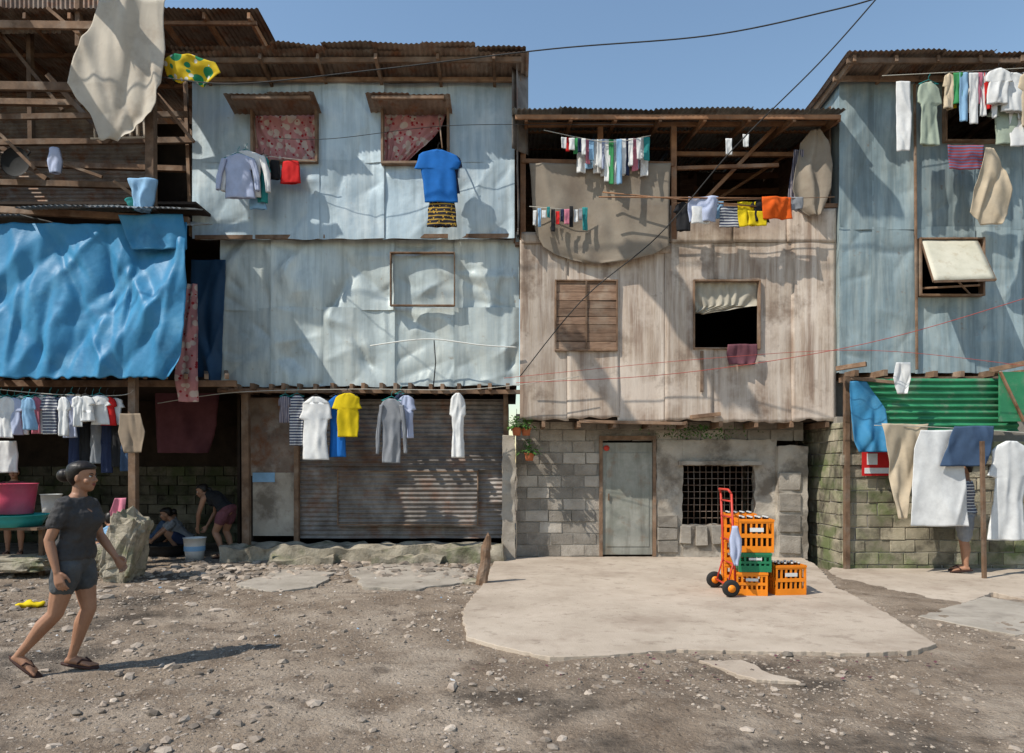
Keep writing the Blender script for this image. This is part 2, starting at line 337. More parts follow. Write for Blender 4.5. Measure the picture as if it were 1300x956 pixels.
def drape(name,rows,d,mat,amp=.025,fr=3,two=False,bulge=.03,cols=26,parent=None,nrow=None,tilt=0,seed=None,ragg=0,flute=.35,nc=None,cw=None,sp=.5):
    """hanging fabric. rows: (py,xl,xr[,depth]) measured outline at distance d."""
    sd=R.uniform(0,50) if seed is None else seed
    rr=[(Z(r[0],d),X(r[1],d),X(r[2],d),(r[3] if len(r)>3 else 0)) for r in rows]
    H_=rr[0][0]-rr[-1][0]; nr=nrow or max(10,min(60,int(H_/.025)))
    zs=sorted(set([r[0] for r in rr]+[rr[0][0]-H_*i/nr for i in range(nr+1)]),reverse=True)
    xa=min(r[1] for r in rr); xb=max(r[2] for r in rr); W=xb-xa
    w0=cw or max(.018,min(.07,W*.07)); n_=nc or int(7+W*5)
    CL=mkcreases(n_,xa,xb,rr[-1][0],rr[0][0],w0*.6,w0*1.7,amp*.35,amp*1.0,H_*.2,H_*.6,sp)
    def at(z):
        for a,b in zip(rr,rr[1:]):
            if z<=a[0]+1e-9 and z>=b[0]-1e-9:
                t=(a[0]-z)/max(1e-6,a[0]-b[0]); return [lerp(a[k],b[k],t) for k in(1,2,3)]
        return rr[-1][1:]
    m=MB()
    def pt(s_,z,side):
        xl,xr,dd=at(z); t=(rr[0][0]-z)/H_; w=xr-xl; x=xl+w*(s_*.5+.5)
        wp=s_+.4*nz(t*1.5,sd,s_)
        f=amp*(.4+.6*t)*(.9*nz(wp*fr*.6,t*.8,sd+side)+flute*math.sin(wp*fr*2.6+sd+side+1.2*nz(t*2,sd)))
        f+=ceval(CL,x,z,False)*(.6+.4*t)
        b=bulge*math.sqrt(max(0,1-s_*s_))*(1+.4*nz(s_*2,t*3,sd))*(-1 if side==0 else 1) if two else 0
        return V((x+.010*nz(z*8,sd,s_)*(1 if two else .6),d+f+b+dd+tilt*t,z+.02*ragg*nz(x*8,sd)*t+.010*nz(z*4,x*5,sd)))
    if two:
        rings=[]
        for z in zs:
            fr_=[pt(-1+2*i/cols,z,0) for i in range(cols+1)]; bk=[pt(1-2*i/cols,z,2.0) for i in range(1,cols)]
            for i in range(len(bk)):
                e=min(i,len(bk)-1-i)/max(1,len(bk)/4); 
                if e<1:
                    q=fr_[cols-1-i]; bk[i]=bk[i].lerp(q+V((0,.012,0)),1-e)
            rings.append(fr_+bk)
        m.loft(rings,cap=False)
    else:
        m.grid([-1+2*i/cols for i in range(cols+1)],zs,lambda s_,z:pt(s_,z,0))
    return m.obj(name,mat,parent,solid=.004)
def hanger(m,px,py,w,d):
    a=P(px-w*.42,py+w*.18,d); b=P(px+w*.42,py+w*.18,d); c=P(px,py,d)
    m.tube([a,c,b,a],.006,5); m.tube([c,c+V((0,0,.05)),c+V((.02,0,.07)),c+V((.02,0,.09))],.004,5)
def shirt(px,py,w,h,d,mat,ls=False,name='hanging_shirt',hang=True):
    j=lambda s:R.uniform(-s,s); sk=j(.06)
    rows=[(0,-.13,.13),(.05,-.34+j(.03),.34+j(.03)),(.10,-.45,.45),(.22,-.50+j(.05),.50+j(.05)),(.34+j(.02),-.56+j(.07),.55+j(.07)),(.37,-.40,.40),(.6,-.40+j(.05)+sk,.39+j(.05)+sk),(1,-.42+j(.06)+sk*1.5,.42+j(.06)+sk*1.5)]
    if ls: rows[4]=(.30,-.5,.5)
    o=drape(name,[(py+a*h,px+b*w,px+c*w) for a,b,c in rows],d,mat,amp=.026,fr=2.2,two=True,bulge=.03)
    if ls:
        for s in(-1,1):
            drape('sleeve',[(py+.10*h,px+s*.42*w-w*.09,px+s*.42*w+w*.09),(py+.5*h,px+s*.56*w-w*.09,px+s*.56*w+w*.09),(py+(.85+j(.06))*h,px+s*.60*w-w*.07,px+s*.60*w+w*.07)],d-.03,mat,amp=.012,fr=2,two=True,bulge=.03,cols=12,parent=o)
    if hang:
        m=MB(); hanger(m,px,py-3,w,d); m.obj('hanger',C['teal'] if R.random()<.5 else m_wire,o)
    return o
def towel(px,py,w,h,d,mat,name='hanging_towel',amp=.022,fr=1.6):
    j=lambda s:R.uniform(-s,s)
    return drape(name,[(py,px-w/2,px+w/2),(py+h*.5,px-w*(.48+j(.05)),px+w*(.48+j(.05))),(py+h*(1+j(.04)),px-w*(.46+j(.07)),px+w*(.47+j(.07)))],d,mat,amp=amp,fr=fr,cols=max(10,int(w/2)),ragg=1)
def shorts(px,py,w,h,d,mat,name='hanging_shorts'):
    return drape(name,[(py,px-w*.4,px+w*.4),(py+h*.4,px-w*.48,px+w*.48),(py+h,px-w*.52,px+w*.52)],d,mat,amp=.02,fr=2,two=True,bulge=.03)
def cord(name,pts,mat,r=.006,par=None):
    m=MB(); m.tube(pts,r,5); return m.obj(name,mat,par)
def catmull(pts,n=8):
    o=[]
    for i in range(len(pts)-1):
        p0=pts[max(0,i-1)];p1=pts[i];p2=pts[i+1];p3=pts[min(len(pts)-1,i+2)]
        for k in range(n):
            t=k/n; o.append(.5*((2*p1)+(p2-p0)*t+(2*p0-5*p1+4*p2-p3)*t*t+(3*p1-p0-3*p2+p3)*t*t*t))
    return o+[pts[-1]]
def blocks(mb,x0,x1,z0,z1,y,holes=(),bw=.40,bh=.20,dep=.06,axis='x',tm=1.0):
    r=0; z=z0
    while z<z1-.02:
        x=x0-(bw/2 if r%2 else 0)+R.uniform(-.05,.02)
        zt=min(z+bh,z1)
        while x<x1:
            g_=R.uniform(.004,.013)
            a=max(x,x0)+g_; b=min(x+bw,x1)-g_
            if b-a>.03 and not any(h[0]<(a+b)/2<h[1] and h[2]<(z+zt)/2<h[3] for h in holes):
                for h in holes:
                    if h[2]<(z+zt)/2<h[3]:
                        if a<h[0]<b: b=h[0]
                        if a<h[1]<b: a=h[1]
                o=R.uniform(-.012,.012)
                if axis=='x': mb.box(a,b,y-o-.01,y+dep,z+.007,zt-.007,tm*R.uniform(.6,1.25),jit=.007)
                else: mb.box(y-o-.01,y+dep,a,b,z+.007,zt-.007,tm*R.uniform(.6,1.25),jit=.007)
            x+=bw
        z+=bh; r+=1

# ================= BLUE METAL HOUSE
bh=empty('blue_sheet_metal_house')
yu=11.3; ym=11.45; yg=12.0
hu=[(X(324,yu),X(402,yu),Z(206,yu),Z(136,yu)),(X(488,yu),X(568,yu),Z(208,yu),Z(140,yu))]
mb=MB(); sheets(mb,[X(a,yu) for a in(245,322,405,487,570,652)],[Z(302,yu),Z(205,yu),Z(106,yu)],yu,hu,amp=1.3,seed=1,ragged=.03,nc=8); mb.obj('upper_sheets',m_blue,bh)
mb=MB(); sheets(mb,[X(a,ym) for a in(280,345,412,500,578,658)],[Z(489,ym),Z(392,ym),Z(296,ym)],ym,(),amp=2.2,seed=5,ragged=.04,nc=12); mb.obj('middle_sheets',m_blue2,bh)
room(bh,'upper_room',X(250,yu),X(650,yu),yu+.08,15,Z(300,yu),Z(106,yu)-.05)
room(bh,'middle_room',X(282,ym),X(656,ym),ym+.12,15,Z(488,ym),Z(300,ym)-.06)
mb=MB()
for h in hu: frame(mb,*h[:2],h[2],h[3],yu-.04,w=.04)
frame(mb,X(498,ym),X(577,ym),Z(389,ym),Z(324,ym),ym-.09,w=.018,d=.05)
for a,b in((290,398),(468,568)):
    mb.beam(P(a+4,124,yu-.42),P(b-4,124,yu-.42),.05,.05)
    for px in lin(a+6,b-6,3): mb.beam(P(px,124,yu-.42),V((X(px+8,yu),yu-.02,Z(136,yu)+.04)),.04,.04)
for px in(268,345,415,485,560,628): mb.beam(V((X(px,yu),yu+1.6,7.55)),V((X(px,yu),yu-.55,8.05)),.05,.1)
mb.beam(V((-5.2,10.85,8.03)),V((.15,10.85,8.05)),.05,.08); mb.beam(V((-5.2,11.2,7.93)),V((.15,11.2,7.93)),.05,.07)
for i in range(19):
    px=286+i*20+R.uniform(-4,4); mb.beam(V((X(px,ym),ym-R.uniform(.1,.28),Z(490,ym)-.03)),V((X(px,ym),12.3,Z(490,ym)-.03)),.06,.1)
mb.beam(V((X(278,ym),ym-.05,Z(487,ym)-.12)),V((X(660,ym),ym-.05,Z(489,ym)-.12)),.05,.07)
mb.beam(V((X(247,yu),yu+.02,Z(301,yu))),V((X(650,yu),yu+.02,Z(299,yu))),.05,.07)
mb.beam(V((X(313,11.6),11.6,0.1)),V((X(312,11.6),11.6,2.95)),.12,.11)
mb.obj('timber_framing',m_wood,bh,smooth=False,bevel=.004)
mb=MB()
for a,b in((290,398),(468,568)):
    corr(mb,V((X(a,yu-.3),yu-.47,Z(118,yu-.47))),V((1,0,0)),V((0,.47,-.10)),X(b,yu)-X(a,yu),.5,pitch=.09,amp=.008)
mb.obj('awnings',m_rust,bh)
mb=MB(); corr(mb,V((-5.35,10.72,8.14)),V((1,0,0)),V((0,1,-.22)),5.6,4.6,sag=.02); corr(mb,V((-5.35,10.66,8.19)),V((1,0,0)),V((0,1,-.22)),5.55,1.5,sag=.03); mb.obj('roof',m_rust,bh)
mb=MB(); corr(mb,V((.1,11.0,Z(292,11.2))),V((0,1,0)),V((0,0,1)),1.6,2.75,sheetw=.8); mb.obj('side_wall',m_dkcorr,bh)
mb=MB(); mb.grid(lin(0,1,6),lin(0,1,12),lambda u,v:V((X(lerp(650,671,u),11.05),11.05+.25*u,lerp(Z(190,11.1),Z(88,11.1),v)+.02*nz(u*4,v*5)))); mb.obj('corner_flap',m_dkcorr,bh,solid=.006)
mb=MB(); corr(mb,V((X(378,yg),yg,Z(682,yg))),V((0,0,1)),V((1,0,0)),Z(508,yg)-Z(682,yg),X(642,yg)-X(378,yg),sheetw=.6,nv=50,sag=.04)
corr(mb,V((X(430,yg),yg-.07,Z(666,yg))),V((0,0,1)),V((1,0,0)),Z(598,yg)-Z(666,yg),X(607,yg)-X(430,yg),sheetw=2,nv=20,sag=.015,tint=1.3)
mb.obj('corrugated_wall',m_dkcorr,bh)
mb=MB(); mb.box(X(318,yg),X(380,yg),yg-.02,yg+.03,Z(604,yg),Z(505,yg),.9); mb.obj('rusty_panel',m_rust,bh,smooth=False)
mb=MB(); mb.box(X(322,yg),X(378,yg),yg-.04,yg+.02,Z(680,yg),Z(600,yg)); mb.obj('white_panel',m_plast,bh,smooth=False)
mb=MB(); mb.box(X(322,yg),X(350,yg),yg-.055,yg-.045,Z(612,yg),Z(600,yg)); mb.obj('blue_notice',C['sky'],bh,smooth=False)
mb=MB(); frame(mb,X(431,yg),X(606,yg),Z(665,yg),Z(599,yg),yg-.08,w=.02,d=.02)
for px in(378,642): mb.beam(V((X(px,yg),yg-.05,.2)),V((X(px,yg),yg-.05,2.9)),.08,.09)
mb.obj('panel_frame',m_wood,bh,smooth=False)
room(bh,'ground_room',X(316,yg),X(645,yg),yg+.06,15,0.02,2.85)
mb=MB(); mb.rough(X(278,11.3),X(640,11.5),11.25,12.05,-.05,.25,.05,.09,3.5); mb.rough(X(340,11),X(420,11),11.0,11.3,-.05,.10,.05,.07,4); mb.rough(X(470,11),X(560,11),11.0,11.3,-.05,.12,.05,.08,4); mb.obj('concrete_ledge',m_moss,bh)
cord('water_pipe',catmull([P(470,439,11.2),P(520,432,11.15),P(556,431,11.15),P(610,438,11.15),P(656,441,11.2)]),m_pipe,.011,bh)
cord('support_rod',[P(551,432,11.15),P(553,460,11.15),P(550,492,11.15)],m_wire,.010,bh)
drape('curtain',[(134,324,402),(170,322,404),(208,323,403)],yu+.06,C['floral'],amp=.03,fr=8,cols=60,parent=bh,flute=1)
drape('curtain',[(138,487,568),(160,487,560),(185,487,540),(208,488,512)],yu+.06,C['floral'],amp=.03,fr=7,cols=60,parent=bh,flute=1)

# ================= PLYWOOD HOUSE (middle)
ph=empty('plywood_house')
y1=11.3; y0=11.85
hm=[(X(706,y1),X(782,y1),Z(444,y1),Z(358,y1)),(X(881,y1),X(962,y1),Z(442,y1),Z(358,y1))]
mb=MB()
def plyp(a,b,t,bt,tint,off=0,rag=0):
    x0_,x1_=X(a,y1),X(b,y1); z0_,z1_=Z(bt,y1),Z(t,y1)
    ex=[q for h in hm for q in h[:2]]; ez=[q for h in hm for q in h[2:]]
    mb.grid(lines(x0_,x1_,.06,ex),lines(z0_,z1_,.06,ez),lambda u,v:V((u,y1-off-.02*nz(u*1.2,v*1.2,a)-.03*abs(nz(u*.9,v*.7,a+3)),v+(rag*nz(u*5,a) if v<=z0_+1e-5 else 0))),lambda u,v:any(h[0]<u<h[1] and h[2]<v<h[3] for h in hm),tint)
plyp(660,722,305,533,.85,.0,.06); plyp(720,786,305,531,.98,.014,.06); plyp(784,846,303,536,1.1,.004,.06); plyp(844,905,303,534,.97,.018,.06); plyp(903,1008,306,536,1.0,.002,.06); plyp(1004,1061,306,534,1.12,.016,.06)
plyp(850,930,262,309,.85,.03); plyp(928,1000,264,308,1.0,.024); plyp(998,1060,266,308,1.15,.032); plyp(662,760,296,310,.8,.03); plyp(757,852,310,322,.9,.03)
mb.obj('plywood_walls',m_ply,ph,solid=.012)
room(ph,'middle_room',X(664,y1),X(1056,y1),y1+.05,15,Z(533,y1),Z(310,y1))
mb=MB(); zz=hm[0][2]
while zz<hm[0][3]-.02:
    zt=min(zz+.135,hm[0][3]); mb.box(hm[0][0],hm[0][1],y1-.04+R.uniform(-.008,.008),y1+.02,zz+.004,zt-.004,R.uniform(.6,1.5),jit=.004); zz+=.135
mb.obj('plank_shutter',m_plank,ph,smooth=False)
mb=MB()
for h in hm: frame(mb,*h,y1-.02,w=.025,d=.05)
mb.beam(V((X(744,y1),y1-.06,hm[0][2])),V((X(744,y1),y1-.06,hm[0][3])),.03,.015)
mb.box(X(888,y1),X(892,y1),y1-.065,y1-.04,Z(498,y1),Z(446,y1),.9)
mb.beam(V((X(875,y1),y1-.09,Z(530,y1))),V((X(912,y1),y1-.09,Z(526,y1))),.1,.06)
mb.beam(V((X(735,y1),y1-.02,Z(535,y1))),V((X(870,y1),y1-.02,Z(538,y1))),.08,.05)
for i in range(9):
    px=690+i*45; mb.beam(V((X(px,y1),y1-.02,Z(534,y1)-.06)),V((X(px,y1),12.2,Z(534,y1)-.06)),.06,.1)
mb.obj('window_framing',m_wood,ph,smooth=False,bevel=.003)
mb=MB()
for px in(664,762,855,1066): mb.beam(V((X(px,y1),y1,Z(305,y1))),V((X(px,y1),y1,7.2)),.09,.09)
for px in(690,800,905,1000): mb.beam(V((X(px,13),14.2,Z(305,13))),V((X(px,13),14.2,7.4)),.09,.09)
mb.beam(V((X(660,y1),y1-.03,Z(160,y1))),V((X(1068,y1),y1-.03,Z(158,y1))),.05,.07); mb.beam(V((X(860,y1),y1+.3,Z(185,y1))),V((X(1068,y1),y1+.3,Z(186,y1))),.06,.07)
mb.beam(V((X(860,y1),y1+.05,Z(212,y1))),V((X(990,y1),y1+.05,Z(208,y1))),.05,.06); mb.beam(V((X(662,y1),y1-.04,Z(206,y1))),V((X(855,y1),y1-.04,Z(210,y1))),.06,.07)
mb.beam(V((X(860,y1),y1-.02,Z(262,y1))),V((X(1062,y1),y1-.02,Z(262,y1))),.06,.07)
for px in lin(668,1064,7): mb.beam(V((X(px,10.9),10.85,7.12)),V((X(px,10.9),14.8,7.82)),.05,.1)
for y in(11.9,12.9,13.9): mb.beam(V((.1,y,7.24+(y-10.8)*.17)),V((5.2,y,7.24+(y-10.8)*.17)),.05,.05)
mb.beam(V((.05,10.86,7.14)),V((5.22,10.86,7.14)),.04,.07)
mb.beam(P(985,160,11.5),P(850,300,11.5),.05,.06); mb.beam(P(1010,190,12.6),P(900,260,12.6),.05,.05)
for py in(225,245): mb.beam(P(905,py,13.6),P(1050,py-4,13.6),.05,.12)
mb.obj('upper_timber_frame',m_wood2,ph,smooth=False,bevel=.004)
mb=MB()
z=Z(305,y1)
for i in range(15):
    mb.box(.05+i*.355,.05+i*.355+.352,14.6+.02*(i%2),14.64+.02*(i%2),z,7.9,R.uniform(.4,1.1),jit=.003)
mb.box(.05,5.3,y1+.05,15,z-.06,z-.01); mb.box(.03,.06,y1+.1,15,z,7.6); mb.box(5.30,5.33,y1+.1,15,z,7.6)
mb.obj('upper_back_wall',m_plank,ph,smooth=False)
mb=MB(); corr(mb,V((.02,10.75,7.23)),V((1,0,0)),V((0,1,.17)),5.28,4.3,sag=.015); mb.obj('roof',m_zinc,ph)
g0=.03
hg=[(X(762,y0),X(831,y0),-1,Z(556,y0)),(X(832,y0),X(1020,y0),-1,Z(560,y0))]
mb=MB(); blocks(mb,X(655,y0),X(1020,y0),g0,Z(533,y0)+.05,y0,hg); mb.obj('block_wall',m_block,ph,smooth=False,bevel=.008)
mb=MB()
mb.box(X(655,y0),X(761,y0),y0+.008,y0+.12,0,2.5); mb.box(X(761,y0),X(1020,y0),y0+.008,y0+.12,Z(557,y0),2.5); mb.obj('mortar_backing',m_mort,ph,smooth=False)
wx0,wx1,wz0,wz1=X(866,y0),X(958,y0),Z(666,y0),Z(591,y0)
mb=MB()
mb.rough(X(833,y0),wx0,y0-.03,y0+.14,.02,Z(558,y0),.05,.03,6); mb.rough(wx1,X(985,y0),y0-.03,y0+.14,.02,Z(558,y0),.05,.03,6)
mb.rough(wx0,wx1,y0-.05,y0+.12,.02,wz0,.05,.035,6); mb.rough(wx0,wx1,y0-.04,y0+.12,wz1,Z(558,y0),.05,.03,6)
mb.rough(X(984,y0),X(1021,y0),y0-.14,y0+.14,.0,Z(566,y0),.05,.03,6); mb.rough(X(860,y0),X(965,y0),y0-.12,y0-.05,wz1+.01,wz1+.08,.04,.02,6)
mb.obj('cement_wall',m_plast,ph)
mb=MB()
for i in range(5): 
    a=lerp(wx0-.05,wx1+.05,i/5); mb.box(a,a+.19,y0-.10,y0-.03,wz0-.33+R.uniform(-.02,.02),wz0-.02,R.uniform(.7,1.1),jit=.012)
for i in range(3): mb.box(X(833,y0)+.02,X(833,y0)+.36,y0-.075,y0-.02,.1+i*.22,.3+i*.22,R.uniform(.7,1.1),jit=.012)
for i in range(4): mb.box(X(989,y0-.14),X(1016,y0-.14),y0-.17,y0-.12,.1+i*.36,.4+i*.36,R.uniform(.7,1.1),jit=.012)
mb.obj('sill_blocks',m_block,ph,smooth=False,bevel=.008)
mb=MB()
for i in range(13): a=lerp(wx0,wx1,i/12); mb.tube([(a,y0+.02,wz0),(a+R.uniform(-.01,.01),y0+.015,(wz0+wz1)/2),(a,y0+.02,wz1)],.006,4)
for i in range(10): a=lerp(wz0,wz1,i/9); mb.tube([(wx0,y0+.03,a),(wx1,y0+.03,a)],.005,4)
mb.obj('window_grille',m_rust,ph)
mb=MB(); dx0,dx1=X(765,y0),X(828,y0)
mb.box(dx0,dx1,y0-.02,y0+.03,.06,Z(562,y0)); mb.box(dx0+.06,dx1-.06,y0-.03,y0-.02,.2,Z(575,y0),1.05); mb.obj('metal_door',m_steel,ph,smooth=False,bevel=.004)
mb=MB(); mb.box(dx0-.06,dx0-.003,y0-.05,y0+.08,.03,Z(560,y0)+.02); mb.box(dx1+.003,dx1+.06,y0-.05,y0+.08,.03,Z(560,y0)+.02); mb.box(dx0-.06,dx1+.06,y0-.054,y0+.08,Z(560,y0)+.022,Z(560,y0)+.09)
mb.tube([V((dx0+.1,y0-.05,1.0)),V((dx0+.1,y0-.06,1.12))],.012)
mb.obj('door_frame',m_wood,ph,smooth=False)
mb=MB(); c=V((X(768,y0)+.02,y0-.05,Z(569,y0))); mb.loft([[c+V((.05*math.cos(a*.4),-.01*s,.05*math.sin(a*.4))) for a in range(16)] for s in(0,1)]); mb.obj('door_badge',m_red,ph)
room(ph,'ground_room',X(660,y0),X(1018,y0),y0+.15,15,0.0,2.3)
drape('lace_curtain',[(357,881,962),(375,880,962),(388,882,962),(398,882,900)],y1+.04,C['lace'],amp=.025,fr=8,cols=50,parent=ph,ragg=2,flute=1)
drape('tarpaulin',[(207,672,852),(225,674,851),(262,676,850),(295,680,850),(312,690,850),(322,705,832),(330,730,800),(334,745,775)],y1-.14,C['tarpt'],amp=.045,fr=2,cols=60,nrow=44,parent=ph,nc=16,cw=.08,sp=.9)
drape('tarpaulin',[(165,1030,1040),(180,1018,1050),(210,1010,1056),(240,1006,1054),(262,1014,1046),(274,1030,1040)],y1-.15,C['tarpt'],amp=.07,fr=2.5,cols=40,parent=ph,flute=.4,nc=14)
drape('hanging_blanket',[(190,1008,1026),(230,1003,1024),(262,1000,1015)],y1-.08,C['plaid'],amp=.03,fr=3)
cp=MB(); cp.rough(X(638,11.6),X(654,11.6),11.5,11.7,-.02,Z(553,11.6),.05,.03,7); cp.obj('concrete_post',m_conc)

# ================= GREY METAL HOUSE (right)
rh=empty('grey_sheet_metal_house')
y2=11.15; yr=11.0
hr=[(X(1166,y2),X(1243,y2),Z(375,y2),Z(306,y2)),(X(1198,y2),X(1300,y2),Z(180,y2),Z(110,y2))]
xr=[5.36,X(1108,y2),X(1162,y2),X(1235,y2),X(1300,y2),8.9,9.8,10.8]
mb=MB(); sheets(mb,xr,[Z(472,y2),Z(290,y2),Z(98,y2)],y2,hr,amp=1.0,seed=9,ragged=.02,tl=.2,nc=10); mb.obj('upper_sheets',m_teal,rh)
mb=MB(); mb.grid(lines(y2,14,.1),lines(Z(472,y2),Z(98,y2),.1),lambda u,v:V((5.36+.02*nz(u*2,v*2),u,v))); mb.obj('side_wall',m_teal,rh)
room(rh,'upper_room',5.4,10.7,y2+.1,14,Z(472,y2),Z(100,y2))
mb=MB(); corr(mb,V((5.18,10.5,7.98)),V((1,0,0)),V((0,1,-.06)),6,4.2,sag=.02); mb.obj('roof',m_rust,rh)
mb=MB()
for i in range(9): a=5.3+i*.65; mb.beam(V((a,10.55,7.9)),V((a,14,7.7)),.05,.1)
mb.beam(V((5.2,10.6,7.88)),V((11,10.6,7.88)),.05,.08); mb.beam(V((5.2,11.05,7.86)),V((11,11.05,7.86)),.05,.08)
mb.beam(V((X(1161,y2),y2-.07,Z(470,y2))),V((X(1158,y2),y2-.07,Z(110,y2))),.03,.04,1.0)
frame(mb,*hr[0],y2-.03,w=.03); frame(mb,*hr[1],y2-.03,w=.03)
for i in range(9):
    px=1075+i*34; mb.beam(V((X(px,y2),y2-R.uniform(.15,.4),Z(474,y2)-.04)),V((X(px,y2),12,Z(474,y2)-.02)),.07,.1)
mb.beam(P(1062,468,10.8),P(1100,462,10.5),.07,.07); mb.beam(P(1080,480,10.75),P(1140,486,10.6),.05,.05); mb.beam(P(1258,470,10.7),P(1330,455,10.6),.08,.08)
mb.beam(V((5.3,y2-.1,Z(476,y2)-.1)),V((10.8,y2-.1,Z(472,y2)-.1)),.06,.08)
mb.beam(V((X(1073,11),10.95,-.17)),V((X(1073,11),10.95,Z(478,11))),.08,.08,.7); mb.beam(V((X(1250,10),10.0,-.2)),V((X(1247,10),10.0,Z(560,10))),.05,.05,.7)
mb.beam(P(1212,352,y2-.12),P(1232,374,y2-.03),.025,.025,1.5); mb.beam(P(1170,366,y2-.05),P(1244,362,y2-.1),.03,.03,1.5)
mb.obj('timber_framing',m_wood,rh,smooth=False,bevel=.004)
mb=MB(); pts=[P(1170,304,y2-.06),P(1240,304,y2-.06),P(1264,354,y2-.55),P(1186,356,y2-.55)]
mb.grid(lin(0,1,12),lin(0,1,8),lambda u,v:pts[0].lerp(pts[1],u).lerp(pts[3].lerp(pts[2],u),v)+V((0,0,.01*nz(u*4,v*4)))); mb.obj('window_flap',M('cream_board',(.46,.44,.35),(.60,.57,.47),3,rough=.7,spots=[((.35,.28,.18),5,.55,.7,.6)]),rh,solid=.02)
mb=MB(); 
for a,b in((0,1),(1,2),(2,3),(3,0)): mb.beam(pts[a]-V((0,0,.02)),pts[b]-V((0,0,.02)),.03,.03)
mb.obj('flap_frame',m_wood,rh,smooth=False)
mb=MB(); corr(mb,V((X(1084,10.8),10.8,Z(546,10.8))),V((0,0,1)),V((1,0,-.0)),Z(482,10.8)-Z(546,10.8),X(1292,10.8)-X(1084,10.8),sheetw=.9,nv=20,sag=.02,pitch=.10,amp=.02); mb.obj('green_corrugated_wall',m_green,rh)
mb=MB(); mb.box(X(1270,10.6),X(1320,10.6),10.6,10.64,Z(535,10.6),Z(472,10.6)); mb.obj('green_board',m_green,rh,smooth=False)
mb=MB(); mb.beam(P(1270,472,10.57),P(1300,535,10.57),.04,.03); mb.obj('board_brace',m_wood2,rh,smooth=False)
mb=MB(); blocks(mb,5.32,10.6,-.2,Z(560,yr),yr); blocks(mb,yr+.02,14,-.2,2.3,5.30,axis='y'); mb.obj('block_wall',m_mossb,rh,smooth=False,bevel=.008)
mb=MB(); mb.box(5.34,10.6,yr+.01,yr+.15,-.2,Z(560,yr)); mb.box(5.31,5.45,yr+.15,14,-.2,2.4); mb.box(5.34,10.6,yr+.5,yr+.55,1.8,3.1); mb.box(4.9,5.3,14.5,14.6,-.2,3);mb.obj('mortar_backing',m_mort,rh,smooth=False)
mb=MB(); mb.rough(5.28,10.5,yr-.06,yr-.005,Z(590,yr),Z(577,yr),.1,.02,4); mb.obj('ledge',m_moss,rh)
drape('tarpaulin',[(484,1080,1100),(520,1080,1125),(560,1084,1130),(574,1090,1128)],10.7,C['tarpb'],amp=.06,fr=2,cols=24,parent=rh)
mb=MB(); mb.box(X(1091,yr),X(1131,yr),yr-.09,yr-.08,Z(604,yr),Z(572,yr)); o=mb.obj('poster',C['red'],rh,smooth=False)
mb=MB(); mb.box(X(1094,yr),X(1128,yr),yr-.098,yr-.092,Z(601,yr),Z(594,yr)); mb.box(X(1097,yr),X(1110,yr),yr-.098,yr-.092,Z(590,yr),Z(576,yr)); mb.obj('poster_print',C['white'],rh,smooth=False)

# ================= LEFT TIMBER SHACK
ls=empty('open_timber_shack')
mb=MB()
def hb(xa,pa,xb,pb,d,w=.08,h=.1,d2=None): mb.beam(P(xa,pa,d),P(xb,pb,d2 or d),w,h)
hb(-80,30,130,33,10.6,.05,.12); hb(-80,108,192,112,10.5,.06,.13); hb(-80,128,150,132,11.4); hb(-80,150,238,145,11.0,.05,.09); hb(-80,182,245,178,11.6,.06,.1)
hb(-80,262,240,280,10.5,.08,.1); hb(-80,230,170,236,11.6); hb(-80,474,165,470,10.6,.08,.12); hb(-80,487,300,487,10.9,.07,.1); hb(-80,205,245,215,12.4)
hb(191,-40,192,262,10.45,.13,.12); hb(100,-40,100,60,11.5); hb(37,0,40,180,12); hb(235,100,243,300,11.7,.06,.06)
hb(168,82,246,180,10.6,.05,.05); hb(60,95,140,180,11.2,.06,.08); hb(60,10,180,110,10.7,.04,.05); hb(200,120,246,172,11.8,.05,.06); hb(0,40,80,140,11.9,.05,.06)
hb(0,186,60,228,11.8,.08,.08); hb(120,45,180,110,11.0,.04,.04); hb(0,170,45,215,11.2,.05,.05); hb(145,230,220,285,10.8,.05,.05); hb(60,200,130,225,11.3,.04,.05)
hb(-60,-30,-60,490,10.6,.12,.12); hb(-60,490,-62,735,10.2,.13,.13)
for i in range(14): hb(-50+i*26,478,-52+i*26,468,10.4,.06,.08,12.8)
mb.beam(V((X(170,10.3),10.3,-.02)),V((X(169,10.3),10.3,Z(478,10.3))),.11,.11,.8); mb.beam(V((X(308,12),12.2,0)),V((X(306,12),12.2,2.9)),.12,.12); mb.beam(V((X(95,13),13.2,0)),V((X(95,13),13.2,2.9)),.12,.12)
mb.obj('timber_frame',m_wood,ls,smooth=False,bevel=.005)
mb=MB()
for i in range(9): px=120+i*9; mb.beam(P(px,152,11.3),P(px+1,175,11.3),.03,.05,1)
hb(115,152,200,151,11.28,.03,.03); hb(115,176,200,174,11.28,.03,.03)
mb.obj('balustrade',M('pale_wood',(.45,.38,.30),(.6,.52,.42),5),ls,smooth=False)
mb=MB(); zr=9.22
corr(mb,V((-11,11.35,zr)),V((1,0,0)),V((0,1,-.02)),6.75,4,sag=.02); mb.obj('roof',m_rust,ls)
mb=MB()
for i in range(9): a=-10.4+i*.75; mb.beam(V((a,11.4,zr-.1)),V((a,15,zr-.18)),.05,.1)
for y in(11.5,12.4,13.4): mb.beam(V((-11,y,zr-.17)),V((-4.3,y,zr-.17)),.05,.06)
mb.obj('roof_timbers',m_wood2,ls,smooth=False)
mb=MB(); corr(mb,P(-70,40,11.8),V((1,0,0)),V((0,0,1)),X(150,11.8)-X(-70,11.8),1.1,sheetw=.9); corr(mb,P(-70,30,13.6),V((0,0,-1)),V((1,0,0)),3.6,X(190,13.6)-X(-70,13.6),nv=10); mb.obj('corrugated_walls',m_rust,ls)
mb=MB()
